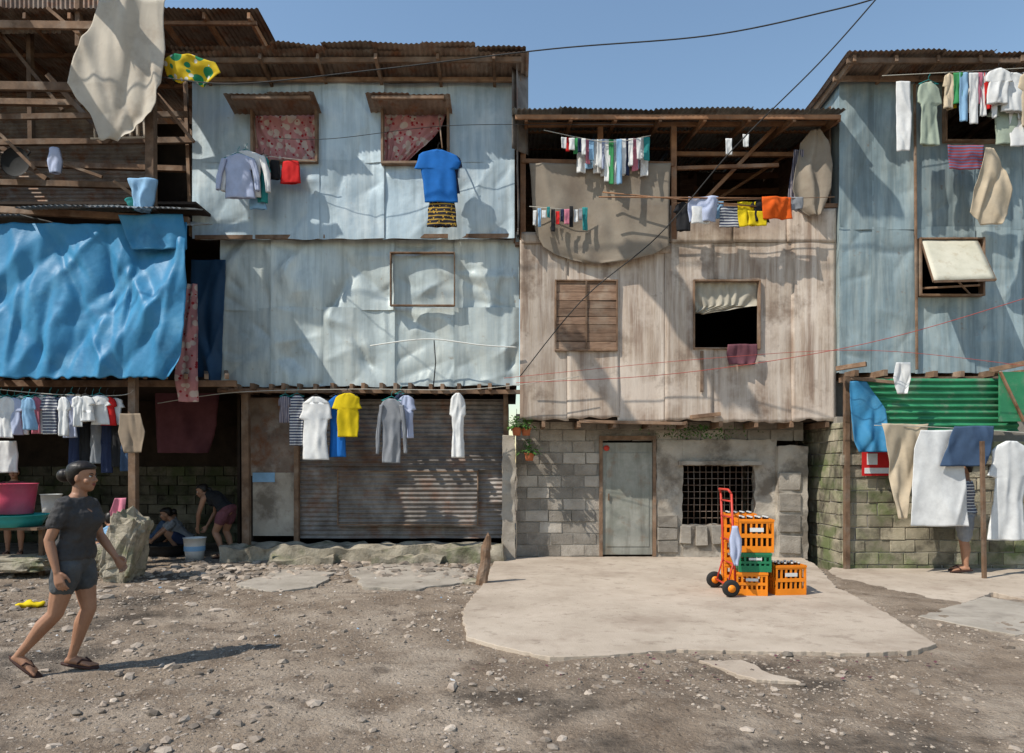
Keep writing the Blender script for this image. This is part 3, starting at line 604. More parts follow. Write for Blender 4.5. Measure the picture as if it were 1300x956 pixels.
corr(mb,P(20,262,10.1),V((1,0,.02)),V((0,1,.25)),1.5,.9,nv=5); corr(mb,P(110,262,10.0),V((1,0,-.02)),V((0,1,.35)),1.35,.8,nv=5); corr(mb,P(165,282,10.3),V((1,0,-.05)),V((0,1,.4)),.95,.7,nv=5); corr(mb,P(-60,272,10.2),V((1,0,.0)),V((0,1,.2)),1.0,.9,nv=5)
mb.obj('lean_to_roof',m_zinc,ls)
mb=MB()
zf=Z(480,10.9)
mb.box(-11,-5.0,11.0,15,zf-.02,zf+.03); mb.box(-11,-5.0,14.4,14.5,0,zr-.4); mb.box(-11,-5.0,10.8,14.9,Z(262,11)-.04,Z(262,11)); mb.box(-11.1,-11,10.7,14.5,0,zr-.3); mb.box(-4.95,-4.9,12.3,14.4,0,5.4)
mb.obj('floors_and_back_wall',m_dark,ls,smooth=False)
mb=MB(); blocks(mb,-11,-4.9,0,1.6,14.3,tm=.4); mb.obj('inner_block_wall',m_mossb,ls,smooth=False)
def pot(name,c,r0,r1,h,mat,rim=True,par=None,th=.008):
    m=MB(); n=24; rings=[]
    for z,r in((0,.02),(0,r0),(h*.5,(r0+r1)/2),(h,r1),(h,r1+(.012 if rim else 0)),(h-.016,r1-th),(.02,r0-th),(.021,.01)):
        rings.append([V(c)+V((r*math.cos(2*math.pi*k/n),r*math.sin(2*math.pi*k/n),z)) for k in range(n)])
    m.loft(rings,cap=True); return m.obj(name,mat,par)
mb=MB(); cc=P(22,207,11.5); mb.loft([[cc+V((r*math.cos(k*.2618),dy,r*math.sin(k*.2618))) for k in range(24)] for dy,r in((.0,.02),(.01,.17),(-.05,.24),(-.06,.25),(-.045,.235),(.0,.16),(-.002,.02))]); mb.tube([cc+V((.2,-.05,.1)),cc+V((.25,-.05,.17)),cc+V((.2,-.05,.2))],.012); mb.obj('cooking_wok',m_rub)
drape('hanging_bag',[(188,62,76),(205,60,79),(220,63,77)],10.9,C['lav'],amp=.02,fr=2,two=True,bulge=.05,cols=14)
pot('basin',P(178,265,10.5),.16,.2,.1,m_turq)
drape('white_tarpaulin',[(-45,130,220,.15),(0,121,207),(30,112,206),(60,98,208),(88,88,205),(105,84,204),(112,89,202),(130,100,198),(142,112,192),(156,118,172),(175,124,146)],10.15,C['tarpw'],amp=.10,fr=1.8,cols=64,nrow=64,parent=ls,flute=.3,nc=18,cw=.06,sp=.35,ragg=2)
drape('blue_tarpaulin',[(284,-70,240),(310,-70,242),(360,-70,243),(420,-70,242),(440,-70,240),(462,-60,236),(482,-30,225)],10.35,C['tarpb'],amp=.095,fr=2.2,cols=150,nrow=90,parent=ls,tilt=-.25,ragg=3,flute=.2,nc=60,cw=.065,sp=.8)
drape('blue_tarpaulin',[(272,150,232),(300,158,236),(316,165,236)],10.2,C['tarpb'],amp=.05,fr=2,cols=30,parent=ls)
drape('dark_tarpaulin',[(330,243,287),(400,243,284),(487,246,280)],11.35,C['dkblue'],amp=.06,fr=2,cols=30,parent=ls)
drape('hanging_blanket',[(360,238,250),(420,228,250),(480,222,250),(510,228,252)],10.7,C['floral'],amp=.05,fr=2)
drape('hanging_blanket',[(488,196,280),(540,198,276),(575,200,262)],12.9,C['maroon'],amp=.06,fr=3)
drape('patterned_flag',[(70,218,245),(78,206,272),(92,208,280),(104,228,262)],10.3,C['parrot'],amp=.08,fr=2,cols=34,ragg=2)
drape('hanging_bag',[(228,162,200),(240,166,198),(268,172,192)],10.2,C['sky'],amp=.05,fr=2,two=True,bulge=.08)

# ================= added shadow casters: unseen strips above the view, streak shade across the facades
sa=empty('added_shadow_casters')
def strip(xa,xb,ya,yb,z=9.45,sk=0):
    m=MB(); sd=R.uniform(0,50)
    m.grid(lin(0,1,10),lin(0,1,24),lambda u,v:V((lerp(xa,xb,u)+sk*v+.18*nz(v*4,sd,u),lerp(ya,yb,v)+.1*nz(u*5,sd),z+.04*nz(u*3,v*6,sd)-.03*math.sin(v*9)**2)))
    m.obj('shadow_caster_strip',C['tarpt'],sa)
strip(-8.8,-8.2,8.6,10.9,sk=.2); strip(-7.1,-6.5,9.3,11.05,sk=.3); strip(-4.6,-3.8,10.1,11.05,sk=-.2)
strip(-1.8,-1.1,8.1,9.2,sk=.3); strip(-3.8,-3.4,7.8,8.7,sk=.2)
strip(2.8,3.5,9.4,10.9,sk=.3); strip(5.7,6.3,9.8,11.0,sk=-.2)
for y in(7.7,9.2,10.9): cord('caster_cable',[V((-11,y,9.47)),V((0,y,9.45)),V((11,y,9.47))],m_wire,.012,sa)

# ================= LAUNDRY
d=10.25
cord('clothesline',catmull([P(-60,488,d),P(60,500,d),P(150,502,d),P(170,495,d)]),m_line)
pal=['white','white','lav','white','sky','pink','white','stripe','lav','white','lav','white','white','grey','white','red','white']
for i in range(17):
    px=0+i*9; shirt(px,502+R.uniform(-1,3),20+R.uniform(-5,7),R.uniform(38,58) if i<12 else R.uniform(26,38),d+R.uniform(-.16,.16),C[pal[i]])
for i,(px,c,h) in enumerate([(95,'navy',55),(108,'black',60),(122,'grey',50),(135,'navy',62),(148,'black',55),(160,'jeans',60)]):
    shorts(px,538,15,h,d+.3,C[c],'hanging_trousers')
shorts(10,560,26,40,d+.4,C['white']); 
drape('hanging_cloth',[(525,152,178),(548,150,184),(575,158,180)],d-.1,C['tan'],amp=.03,fr=1.5)
d=11.05
cord('clothesline',catmull([P(200,512,d),P(300,498,d),P(450,494,d),P(600,494,d),P(735,478,d)]),m_line)
shirt(362,503,17,34,d,C['plaid']); shirt(377,502,22,64,d,C['stripe']); shirt(401,504,38,80,d-.08,C['white']); shirt(429,502,26,78,d+.02,C['blue']); shirt(441,499,32,56,d-.06,C['yellow'])
shirt(497,506,30,82,d-.03,C['grey'],ls=True); shirt(516,502,22,54,d+.05,C['lav']); shirt(508,500,16,50,d+.1,C['navy']); shirt(581,499,19,82,d,C['white'])
d=10.85
for a,b,c_,d_ in((300,184,345,190),(530,184,585,188)):
    cord('laundry_pole',[P((a+c_)/2,150,yu-.1),P((a+c_)/2+4,188,d)],m_wood,.012)
shirt(312,192,48,58,d,C['white'],ls=True); shirt(302,196,42,56,d-.06,C['lav'],ls=True); shirt(334,198,16,60,d+.1,C['teal']); shirt(326,206,24,60,d+.12,C['sky']); shorts(349,204,14,24,d+.2,C['black']); shorts(369,205,25,28,d+.22,C['red'])
cord('clothesline',[P(320,196,d+.2),P(400,205,d+.22)],m_line)
shirt(556,191,54,66,d,C['blue']); shorts(561,250,36,38,d+.03,C['patt'],'hanging_shorts'); shirt(567,196,38,50,d+.12,C['navy'])
d=10.95
cord('clothesline',catmull([P(690,165,d),P(770,180,d),P(826,172,d)]),m_line)
pal=['white','red','white','green','navy','white','pink','sky','white','white','lav','white','green','white','sky','white','navy','white','pink','white','white','teal']
for i in range(22):
    px=716+i*5.0; t=i/21; h=R.uniform(12,24)+38*max(0,1-abs(t-.62)*2.2); towel(px,174+3*math.sin(t*3.1),R.uniform(4.5,8),h,d+R.uniform(-.10,.08),C[pal[i]],'hanging_sock',amp=.015,fr=1)
for i in range(9): towel(738+i*10,184+R.uniform(-4,4),R.uniform(8,13),R.uniform(20,50),d+.14,C[['white','sky','white','white','green','white','white','lav','white'][i]],'hanging_cloth',amp=.02,fr=1.5)
cord('clothesline',[P(672,262,11.05),P(745,268,11.05)],m_line)
for i in range(12): towel(679+i*5.8,262+R.uniform(0,6),R.uniform(4,8),R.uniform(10,30),11.0+R.uniform(-.04,.04),C[['white','sky','white','teal','black','red','navy','pink','black','white','grey','teal'][i]],'hanging_sock',amp=.015,fr=1)
d=10.95
cord('clothesline',catmull([P(855,258,d),P(930,254,d),P(1060,250,d)]),m_wood); cord('bamboo_pole',[P(760,250,10.9),P(1000,252,10.9)],m_wood2,.012); cord('bamboo_pole',[P(765,244,11),P(960,262,10.9)],m_wood2,.012)
shirt(867,257,20,36,d,C['black'],hang=False); towel(893,250,38,32,d-.03,C['lav'],'hanging_shirt',amp=.05); towel(889,262,22,22,d-.06,C['white']); towel(927,262,26,26,d,C['stripe']); towel(948,256,22,32,d-.03,C['yellow'],amp=.04); shirt(966,254,24,28,d,C['black'],hang=False)
towel(986,250,38,28,d-.05,C['orange'],'hanging_shirt',amp=.05); towel(962,268,26,18,d-.04,C['yellow']); towel(912,256,14,22,d+.03,C['sky']); towel(1012,250,16,16,d,C['grey'])
towel(925,176,8,20,10.85,C['white'],'hanging_sock',amp=.015); towel(947,170,8,16,10.85,C['white'],'hanging_sock',amp=.015)
drape('hanging_cloth',[(437,924,962),(450,922,962),(463,926,958)],11.16,C['maroon'],amp=.04,fr=2.5,cols=24)
d=10.6
cord('clothesline',catmull([P(1120,96,d),P(1200,92,d),P(1340,84,d)]),m_line)
towel(1147,103,18,92,d,C['white'],'hanging_trousers'); shirt(1179,104,30,80,d,C['ltgreen']); shirt(1205,94,14,44,d,C['cream'])
for px,c,h in((1210,'yellow',44),(1217,'green',38),(1224,'sky',60),(1231,'white',52),(1237,'white',66),(1243,'pink',40),(1248,'white',56),(1255,'red',46),(1262,'white',60),(1275,'sky',44),(1297,'white',58)): towel(px,92,R.uniform(8,13),h,d+R.uniform(-.05,.1),C[c],'hanging_cloth',amp=.02)
shirt(1268,88,32,44,d-.05,C['white']); shirt(1287,92,36,50,d,C['white']); shirt(1310,90,34,70,d,C['cream']); shirt(1280,128,44,56,d+.1,C['ltgreen']); towel(1292,140,22,44,d+.05,C['white'])
towel(1226,184,46,31,d,C['stripe2'],'striped_bag',amp=.03)
drape('hanging_blanket',[(188,1250,1262),(215,1242,1280),(240,1234,1287),(270,1230,1282),(286,1245,1270)],10.6,C['cream'],amp=.07,fr=1.4,cols=40,flute=.15,nc=12)
drape('hanging_cloth',[(460,1138,1156),(480,1134,1157),(500,1140,1152)],10.45,C['white'],amp=.03,fr=1.5)
d=10.35
cord('clothesline',catmull([P(1110,540,d),P(1200,543,d),P(1340,552,d-.1)]),m_line)
drape('hanging_towel',[(538,1118,1180),(556,1122,1178),(590,1128,1166),(630,1132,1152),(658,1138,1150)],d,C['cream'],amp=.06,fr=1.6,cols=44,flute=.2,nc=12)
drape('hanging_sheet',[(546,1168,1210),(570,1160,1224),(620,1158,1228),(668,1157,1232)],d-.12,C['white'],amp=.045,fr=1.2,cols=60,flute=.1,nc=12,sp=.35)
drape('hanging_jeans',[(541,1212,1262),(556,1206,1260),(575,1200,1256),(592,1194,1250)],d-.2,C['jeans'],amp=.06,fr=2.0,cols=44,flute=.2,nc=10)
shirt(1284,560,56,126,d-.15,C['white'],hang=False)

# ================= wires
cord('overhead_wire',catmull([P(205,98,10.3),P(300,106,9.5),P(480,88,8.7),P(700,62,8),P(900,45,7.5),P(1060,12,7),P(1130,-8,6.8)],10),m_wire,.008)
cord('overhead_wire',catmull([P(660,478,11.1),P(740,380,10.6),P(835,300,10.2),P(930,190,9.5),P(1040,80,8.6),P(1120,-10,8)],10),m_wire,.009)
cord('red_cord',catmull([P(655,486,11),P(860,474,10.6),P(1100,436,10.2),P(1330,370,9.8)],8),m_redl,.005); cord('red_cord',catmull([P(640,480,11),P(900,455,10.6),P(1110,445,10.3),P(1330,468,9.8)],8),m_redl,.004)
cord('overhead_wire',catmull([P(345,175,10.9),P(420,176,10.8),P(560,160,10.9),P(690,158,10.9),P(830,158,10.8)],8),m_wire,.005)

# ================= props
def rock(name,c,sx,sy,sz,mat,amp=.25,rot=0):
    bm=bmesh.new(); bmesh.ops.create_icosphere(bm,subdivisions=4,radius=1)
    for v in bm.verts:
        p=v.co.copy(); p=V([math.copysign(abs(a)**.45,a) for a in p])
        p*=1+amp*nz(p.x*1.3+c[0],p.y*1.3,p.z*1.3)+amp*.8*abs(nz(p.x*3,p.y*3+c[0],p.z*3))+.08*nz(p.x*9,p.y*9,p.z*9)
        v.co=Euler((0,rot,0)).to_matrix()@V((p.x*sx,p.y*sy,p.z*sz))+V(c)
    me=bpy.data.meshes.new(name); bm.to_mesh(me); bm.free(); me.materials.append(mat); settint(me)
    o=bpy.data.objects.new(name,me); col.objects.link(o); return o
rock('concrete_boulder',P(160,695,9.55),.21,.24,.44,m_moss,.4,.25)
rock('concrete_boulder',P(125,708,9.9),.20,.2,.15,m_moss,.3,.1); rock('concrete_boulder',P(25,715,9.9),.5,.3,.10,m_moss,.3)
b=gpt(610,742,0)
m=MB(); rings=[]
for i in range(17):
    t=i/16; r=lerp(.085,.055,t)*(1 if i<16 else .4); c=b+V((.02+.07*t,0,-.05+.66*t))
    rings.append([c+V((math.cos(k*.524),math.sin(k*.524),0))*r*(1+.35*nz(math.cos(k*.524)*1.2,math.sin(k*.524)*1.2,t*3)+.1*nz(k*2.1,t*9))+V((0,0,(.09*math.cos(k*.524+1) if i>=15 else 0))) for k in range(12)])
m.loft(rings); m.obj('wooden_stump',m_wood,smooth=False)
rock('concrete_boulder',b+V((-.1,.15,-.01)),.14,.13,.05,m_moss,.3)
def crate(c,w,dp,h,mat,yaw,par,bottles=True,name='crate'):
    m=MB(); t=.018
    m.box(-w/2,w/2,-dp/2,dp/2,0,.02)
    for z0,z1 in((.02,.075),(h*.44,h*.56),(h-.05,h)):
        m.box(-w/2,w/2,-dp/2,-dp/2+t,z0,z1);m.box(-w/2,w/2,dp/2-t,dp/2,z0,z1);m.box(-w/2,-w/2+t,-dp/2+t,dp/2-t,z0,z1);m.box(w/2-t,w/2,-dp/2+t,dp/2-t,z0,z1)
    m.box(-w/2-.006,w/2+.006,-dp/2-.006,-dp/2,h-.03,h-.005); m.box(-w/2-.006,w/2+.006,dp/2,dp/2+.006,h-.03,h-.005)
    for i in range(7):
        a=lerp(-w/2+.012,w/2-.012,i/6); 
        for y in(-dp/2+.004,dp/2-t+.002): m.box(a-.012,a+.012,y,y+t-.006,.075,h-.05)
    for i in range(5):
        a=lerp(-dp/2+.03,dp/2-.03,i/4)
        for x in(-w/2+.003,w/2-t+.003): m.box(x,x+t-.006,a-.012,a+.012,.075,h-.05)
    m.box(-w*.2,w*.2,-dp/2-.004,-dp/2+.002,h*.62,h*.74,mi=1)
    for k in range(4):
        sx=-1 if k&1 else 1; sy=-1 if k&2 else 1; m.box(sx*w/2-(.02 if sx>0 else 0),sx*w/2+(.02 if sx<0 else 0)+sx*.001,sy*(dp/2+.001)-(.02 if sy>0 else 0),sy*(dp/2+.001)+(.02 if sy<0 else 0),.02,h)
    if bottles:
        for i in range(4):
            for j in range(3):
                x=lerp(-w/2+.06,w/2-.06,i/3); y=lerp(-dp/2+.06,dp/2-.06,j/2)
                m.tube([(x,y,.025),(x,y,h*.62),(x,y,h*.78),(x,y,h*1.04)],[.034,.034,.016,.014],8,mi=2); m.tube([(x,y,h*1.04),(x,y,h*1.08)],.016,8,mi=1)
    T=Matrix.Translation(V(c))@Matrix.Rotation(yaw,4,'Z'); m.v=[tuple(T@V(v)) for v in m.v]
    return m.obj(name,[mat,m_wht,m_glass],par,smooth=False)
zs_=ZS+.001
def gp(px,py): return gpt(px,py,zs_)
ht=empty('hand_truck')
b=gp(958,757)+V((0,.18,0)); yw=-.12
crate(b,.36,.30,.28,m_orange,yw,None,False,'bottle_crate'); crate(b+V((.03,0,.283)),.38,.30,.23,m_gcr,yw+.06,None,False,'bottle_crate'); crate(b+V((.06,0.02,.516)),.40,.30,.40,m_orange,yw+.02,None,True,'bottle_crate')
crate(gp(1004,756)+V((0,.17,0)),.38,.30,.36,m_orange,.1,None,True,'bottle_crate')
for i in range(3): crate(b+V((-.02,.34,.02+i*.315)),.38,.28,.31,m_orange,yw,None,i==2,'bottle_crate')
m=MB(); L0=b+V((-.20,-.10,.08)); L1=b+V((-.20,.32,.08)); up=V((-.05,0,1.14))
for p in(L0,L1): m.tube([p,p+up*.5,p+up],.014,8)
m.tube([L0+up,L0+up+V((-.03,.03,.05)),L1+up+V((-.03,-.03,.05)),L1+up],.014,8)
for t in(.25,.5,.75,.92): m.tube([L0+up*t,L1+up*t],.011,8)
m.tube([L0+V((-.1,-.1,.04)),L1+V((-.1,.1,.04))],.012,8)
for p in(L0,L1): m.tube([p+up*.3,p+V((-.1,0,.04))],.01,6)
m.box(L0.x,L0.x+.3,L0.y,L1.y,ZS+.004,ZS+.014)
m.obj('frame',m_red,ht)
for p in(L0+V((-.1,-.14,0)),L1+V((-.1,.10,0))):
    m=MB(); c=V((p.x,p.y,ZS+.105)); rings=[]
    for y,r in((-.03,.03),(-.032,.06),(-.03,.092),(-.012,.103),(.012,.103),(.03,.092),(.032,.06),(.03,.03)): rings.append([c+V((r*math.cos(a*math.pi/12),y,r*math.sin(a*math.pi/12))) for a in range(24)])
    m.loft(rings); m.loft([[c+V((.045*math.cos(a*math.pi/8),y,.045*math.sin(a*math.pi/8))) for a in range(16)] for y in(-.04,.04)],mi=1); m.obj('wheel',[m_rub,m_orange],ht)
drape('plastic_bag',[(668,929,936),(685,926,942),(705,927,941),(718,931,938)],8.05,C['lav'],amp=.02,fr=2,two=True,bulge=.04,cols=12)
def plant(c,name,s=.16):
    e=empty(name); pot('pot',c,.06,.085,.13,m_terr,par=e); m=MB()
    for i in range(110):
        a=R.uniform(0,6.28); el=R.uniform(-.2,1.4); L=R.uniform(.5,1.15)*s; dr=V((math.cos(a)*math.cos(el),math.sin(a)*math.cos(el),math.sin(el))); p=V(c)+V((0,0,.13))+dr*L; s2=R.uniform(.025,.05)
        t=dr.cross(V((0,0,1))).normalized()*s2*.6; q=dr*s2-V((0,0,s2*.6)); m.add([p-q,p+t,p+q,p-t],[(0,1,2,3)],R.uniform(.6,1.4))
        if i%6==0: m.tube([V(c)+V((0,0,.1)),p],.003,4)
    m.obj('foliage',m_leaf,e,smooth=False); m=MB(); m.tube([V(c)+V((0,.08,0)),V(c)+V((0,.1,.45))],.004,4); m.obj('hanger_wire',m_wire,e)
plant(P(656,553,11.3),'hanging_plant',.19); plant(P(668,553,11.35),'hanging_plant',.17); plant(P(672,585,11.4),'hanging_plant',.2)
m=MB()
for i in range(420):
    px=R.gauss(885,28); p=P(px,546+R.uniform(-6,10),11.72); s=R.uniform(.015,.04); a=V((R.uniform(-1,1),R.uniform(-1,0),R.uniform(-1,1)))*s; b_=V((R.uniform(-1,1),R.uniform(-.3,.3),R.uniform(-1,1)))*s; m.add([p,p+a,p+a+b_,p+b_],[(0,1,2,3)],R.uniform(.4,1.3))
m.obj('weeds',m_leaf,smooth=False)
pot('laundry_basket',P(20,652,10.2),.22,.28,.45,m_pinkp); pot('wash_tub',P(18,668,9.9),.33,.42,.17,m_turq)
mb=MB(); c=P(18,668,9.9); mb.beam(V((c.x-.4,c.y,c.z-.02)),V((c.x+.5,c.y,c.z-.02)),.5,.04)
for sx in(-.3,.4): mb.beam(V((c.x+sx,c.y,0)),V((c.x+sx,c.y,c.z-.04)),.06,.06)
mb.obj('wash_bench',m_wood,smooth=False)
bk=pot('bucket',V((X(247,11.6),11.6,.0)),.14,.18,.38,m_wht); m=MB(); cc=V((X(247,11.6),11.6,.2)); m.loft([[cc+V((.168*math.cos(a*.2618),.168*math.sin(a*.2618),z)) for a in range(24)] for z in(-.04,.04)],cap=False); m.obj('label_band',C['sky'],bk)
pot('bucket',P(65,655,11.0),.12,.15,.35,m_wht); pot('wash_tub',V((X(210,12.2),12.2,0)),.3,.38,.2,m_rub)
drape('hanging_cloth',[(632,146,160),(650,140,158),(668,142,152)],9.6,C['pink'],amp=.04,fr=1.5)
m=MB(); p0=gpt(38,770,0); m.ball(p0+V((0,0,.02)),.16,.08,.035,n=14); m.v=[tuple(V(v)+V((.03*nz(v[1]*20,v[0]*9),0,.05*nz(v[0]*14,v[1]*14)))) for v in m.v]; m.obj('yellow_plastic_bag',C['yellow'])
for nm,mt,cnt,x0_,x1_,ya,yb in(('litter',C['maroon'],60,-.5,3.5,4.9,5.8),('litter',C['white'],60,-5,3,4.5,10.8),('litter',C['sky'],25,-5,0,6,10.8)):
    m=MB()
    for i in range(cnt):
        x=R.uniform(x0_,x1_); y=R.uniform(ya,yb); s=R.uniform(.006,.022); z=G(x,y)+.014; a=R.uniform(0,3)
        if inpoly(x,y,slab_poly): continue
        m.add([V((x+s*math.cos(a+k*1.57)*R.uniform(.5,1.3),y+s*math.sin(a+k*1.57),z+R.uniform(0,.015))) for k in range(4)],[(0,1,2,3)],R.uniform(.5,1.2))
    m.obj(nm,mt,smooth=False)

# ================= PEOPLE
TX=bpy.data.textures.new('folds','CLOUDS'); TX.noise_scale=.085
def figure(name,loc,yaw,J,top,bottom,s=1.0,voxel=.007,sleeve=.55,short=.5,hair='bun',topcut=0,shoes=True,fem=True):
    T=Matrix.Translation(V(loc))@Matrix.Rotation(yaw,4,'Z')@Matrix.Scale(s,4)
    root=empty(name); J={k:V(v) for k,v in J.items()}
    lat=(J['sL']-J['sR']).normalized()
    def spine(t):
        a,b,c=J['pel'],J['chest'],J['neck']
        if t<.5: return a.lerp(b,t*2)
        return b.lerp(c,(t-.5)*2)
    prof=[(-.18,.085,.07,0),(-.08,.150,.105,-.02),(.02,.172,.125,-.025),(.14,.155,.105,-.008),(.30,.122,.086,.0),(.46,.128,.096,.010),(.60,.142,.120,.026),(.68,.146,.116,.022),(.80,.152,.092,.006),(.90,.142,.070,-.006),(.97,.085,.056,-.008),(1.03,.054,.050,0)] if fem else \
         [(-.18,.09,.08,0),(-.08,.145,.10,-.01),(.02,.160,.115,-.01),(.14,.15,.105,0),(.30,.145,.10,.0),(.46,.155,.108,.005),(.62,.17,.118,.01),(.78,.182,.10,.006),(.90,.165,.075,-.006),(.97,.095,.06,-.008),(1.03,.06,.055,0)]
    def torso(m,t0,t1,ex):
        rings=[]
        for t,a,b,o in prof:
            if t<t0 or t>t1: continue
            c=spine(min(max(t,0),1)); tg=(spine(min(1,max(t,0)+.06))-spine(max(0,min(t,1)-.06))).normalized()
            if t<0: c=c+tg*t*(J['chest']-J['pel']).length*2
            if t>1: c=c+tg*(t-1)*.5
            fw=lat.cross(tg).normalized()
            rings.append([c+fw*o+lat*((a+ex)*math.copysign(abs(math.cos(q))**.85,math.cos(q)))+fw*((b+ex)*math.sin(q)) for q in [k*2*math.pi/20 for k in range(20)]])
        m.loft(rings)
    def chain(m,pts,rad): 
        P_=[];R_=[]
        for i in range(len(pts)-1):
            for k in range(4): t=k/4; P_.append(pts[i].lerp(pts[i+1],t)); R_.append(lerp(rad[i],rad[i+1],t))
        P_.append(pts[-1]);R_.append(rad[-1]); m.tube(P_,R_,12,rnd=True)
    b=MB(); torso(b,-1,2,0)
    hu=J.get('hup',V((0,0,1))).normalized(); hf=J['hf']; hf=(hf-hu*hf.dot(hu)).normalized(); hr=hf.cross(hu)
    hc=J['head']
    chain(b,[spine(.95),hc+hu*.05-hf*.015],[.054,.048])
    def HP(r,f,h): return hc+hr*r+hf*f+hu*h
    hp=[(-.004,.060,-.02,.018),(.008,.078,.0,.034),(.03,.084,.03,.049),(.055,.086,.05,.057),(.085,.083,.078,.064),(.11,.079,.092,.069),(.135,.086,.099,.072),(.16,.082,.102,.073),(.185,.066,.092,.066),(.205,.040,.065,.046),(.217,.012,.025,.02)]
    def headrings(pr,ex=0):
        out=[]
        for h,f,bk,w in pr:
            c=(f-bk)/2; e=(f+bk)/2+ex
            out.append([HP((w+ex)*math.cos(q),c+e*math.copysign(abs(math.sin(q))**.9,math.sin(q)),h) for q in [k*2*math.pi/24 for k in range(24)]])
        return out
    b.loft(headrings(hp))
    b.tube([HP(0,.080,.118),HP(0,.090,.10),HP(0,.102,.083),HP(0,.090,.074)],[.007,.009,.013,.011],8,rnd=True)
    for q in(-1,1):
        b.ball(HP(q*.013,.090,.077),.008,.008,.007,n=8); b.ball(HP(q*.074,-.004,.092),.009,.018,.03,n=8,M3=Matrix((hr,hf,hu)).transposed())
        b.ball(HP(q*.045,.055,.075),.022,.022,.022,n=8)
    for S in('L','R'):
        sg=1 if S=='L' else -1
        sh,el,wr=J['s'+S],J['e'+S],J['w'+S]
        chain(b,[spine(.86).lerp(sh,.55),sh,sh.lerp(el,.35),el,el.lerp(wr,.3),wr],[.056,.050,.044,.035,.036,.023])
        hd=J.get('h'+S,(wr-el)).normalized(); n_=J.get('n'+S,-lat*sg); n_=(n_-hd*n_.dot(hd)).normalized()
        fwd=V((1,0,0)); sd=(fwd-hd*fwd.dot(hd)-n_*fwd.dot(n_)); sd=sd.normalized() if sd.length>.05 else hd.cross(n_)
        rings=[]
        for t,w,tk in((-.01,.024,.02),(.02,.03,.017),(.05,.038,.016),(.08,.040,.014),(.09,.034,.011)):
            rings.append([wr+hd*t+sd*w*math.cos(q)+n_*tk*math.sin(q) for q in [k*2*math.pi/12 for k in range(12)]])
        b.loft(rings)
        for k,(off,Lf) in enumerate(((.029,.068),(.010,.076),(-.010,.071),(-.028,.056))):
            p=wr+hd*.08+sd*off; dd=hd+sd*(off*1.5); pts=[p]; 
            for a,fr_ in((.25,.42),(.65,.32),(1.0,.26)):
                dv=(dd.normalized()*math.cos(a)+n_*math.sin(a)); p=p+dv*Lf*fr_; pts.append(p)
            b.tube(pts,[.0095,.009,.008,.0068],8,rnd=True)
        p=wr+hd*.02+sd*.028; b.tube([p,p+hd*.025+sd*.022+n_*.008,p+hd*.052+sd*.030+n_*.018,p+hd*.072+sd*.026+n_*.03],[.014,.0115,.0095,.008],8,rnd=True)
        hp_,kn,an,to=J['p'+S],J['k'+S],J['a'+S],J['f'+S]
        fv=V(((to-an).x,(to-an).y,0)).normalized()
        chain(b,[hp_,hp_.lerp(kn,.3),kn,kn.lerp(an,.28)-fv*.012,kn.lerp(an,.7),an],[.092,.084,.055,.057,.038,.030])
        td=(to-an); fl=td.normalized(); L_=td.length
        side=V((0,0,1)).cross(fv).normalized(); 
        heel=an-fl*.045+V((0,0,-.03)); pr=[(heel,.024,.024),(an-fl*.02+V((0,0,-.02)),.032,.034),(an.lerp(to,.35)+V((0,0,-.004)),.033,.034),(an.lerp(to,.65),.040,.026),(an.lerp(to,.9),.043,.018),(to,.036,.013)]
        nn_=side.cross(fl)
        b.loft([[c+side*w*math.cos(q)+nn_*h_*math.sin(q) for q in [k*2*math.pi/12 for k in range(12)]] for c,w,h_ in pr])
        for k in range(5):
            w=(k-2)*.0165*-sg; p=to+side*w-fl*(.004*k); b.tube([p-fl*.01,p+fl*(.022-.003*k)],[.011 if k==0 else .0085]*2,7,rnd=True)
        if shoes:
            m=MB(); outl=[]
            for k in range(24):
                a=k*2*math.pi/24; c=math.cos(a); outl.append((lerp(-.07,L_+.055,(c+1)/2),math.sin(a)*(.042+.012*c)))
            o0=heel+V((0,0,-.025)); dr=((to+V((0,0,-.014)))-o0).normalized()
            m.loft([[o0+dr*(u_+.03)+side*w_+V((0,0,zz_)) for u_,w_ in outl] for zz_ in(-.014,.006)])
            for q in(-1,1): m.tube([an.lerp(to,.45)+side*.044*q-V((0,0,.01)),an.lerp(to,.6)+side*.028*q+V((0,0,.026)),an.lerp(to,.92)+V((0,0,.020))+side*.004],.0085,6)
            m.v=[tuple(T@V(v)) for v in m.v]; m.obj('sandal_'+S,m_sole,root)
    def fin(m,nm,mat,vx,it=4,disp=0):
        m.v=[tuple(T@V(v)) for v in m.v]; o=m.obj(nm,mat,root)
        r=o.modifiers.new('r','REMESH'); r.mode='VOXEL'; r.voxel_size=vx; r.use_smooth_shade=True
        sm=o.modifiers.new('s','SMOOTH'); sm.factor=.5; sm.iterations=it
        if disp: dm=o.modifiers.new('d','DISPLACE'); dm.texture=TX; dm.strength=disp; dm.mid_level=.5
        dg=bpy.context.evaluated_depsgraph_get(); dg.update(); me=bpy.data.meshes.new_from_object(o.evaluated_get(dg)); o.modifiers.clear(); o.data=me
        if not me.materials: me.materials.append(mat)
        me.materials[0]=mat; settint(me); me.polygons.foreach_set('use_smooth',[True]*len(me.polygons)); return o
    fin(b,'body',m_skin,voxel,3)
    m=MB(); torso(m,-.02 if topcut==0 else topcut,.975,.015)
    if sleeve>0:
        for S in('L','R'):
            sh,el=J['s'+S],J['e'+S]; chain(m,[spine(.84).lerp(sh,.5),sh,sh.lerp(el,sleeve)],[.060,.063,.064 if sleeve<.8 else .050])
    fin(m,'top',top,.008,4,.040)
    m=MB(); torso(m,-1,.16,.010)
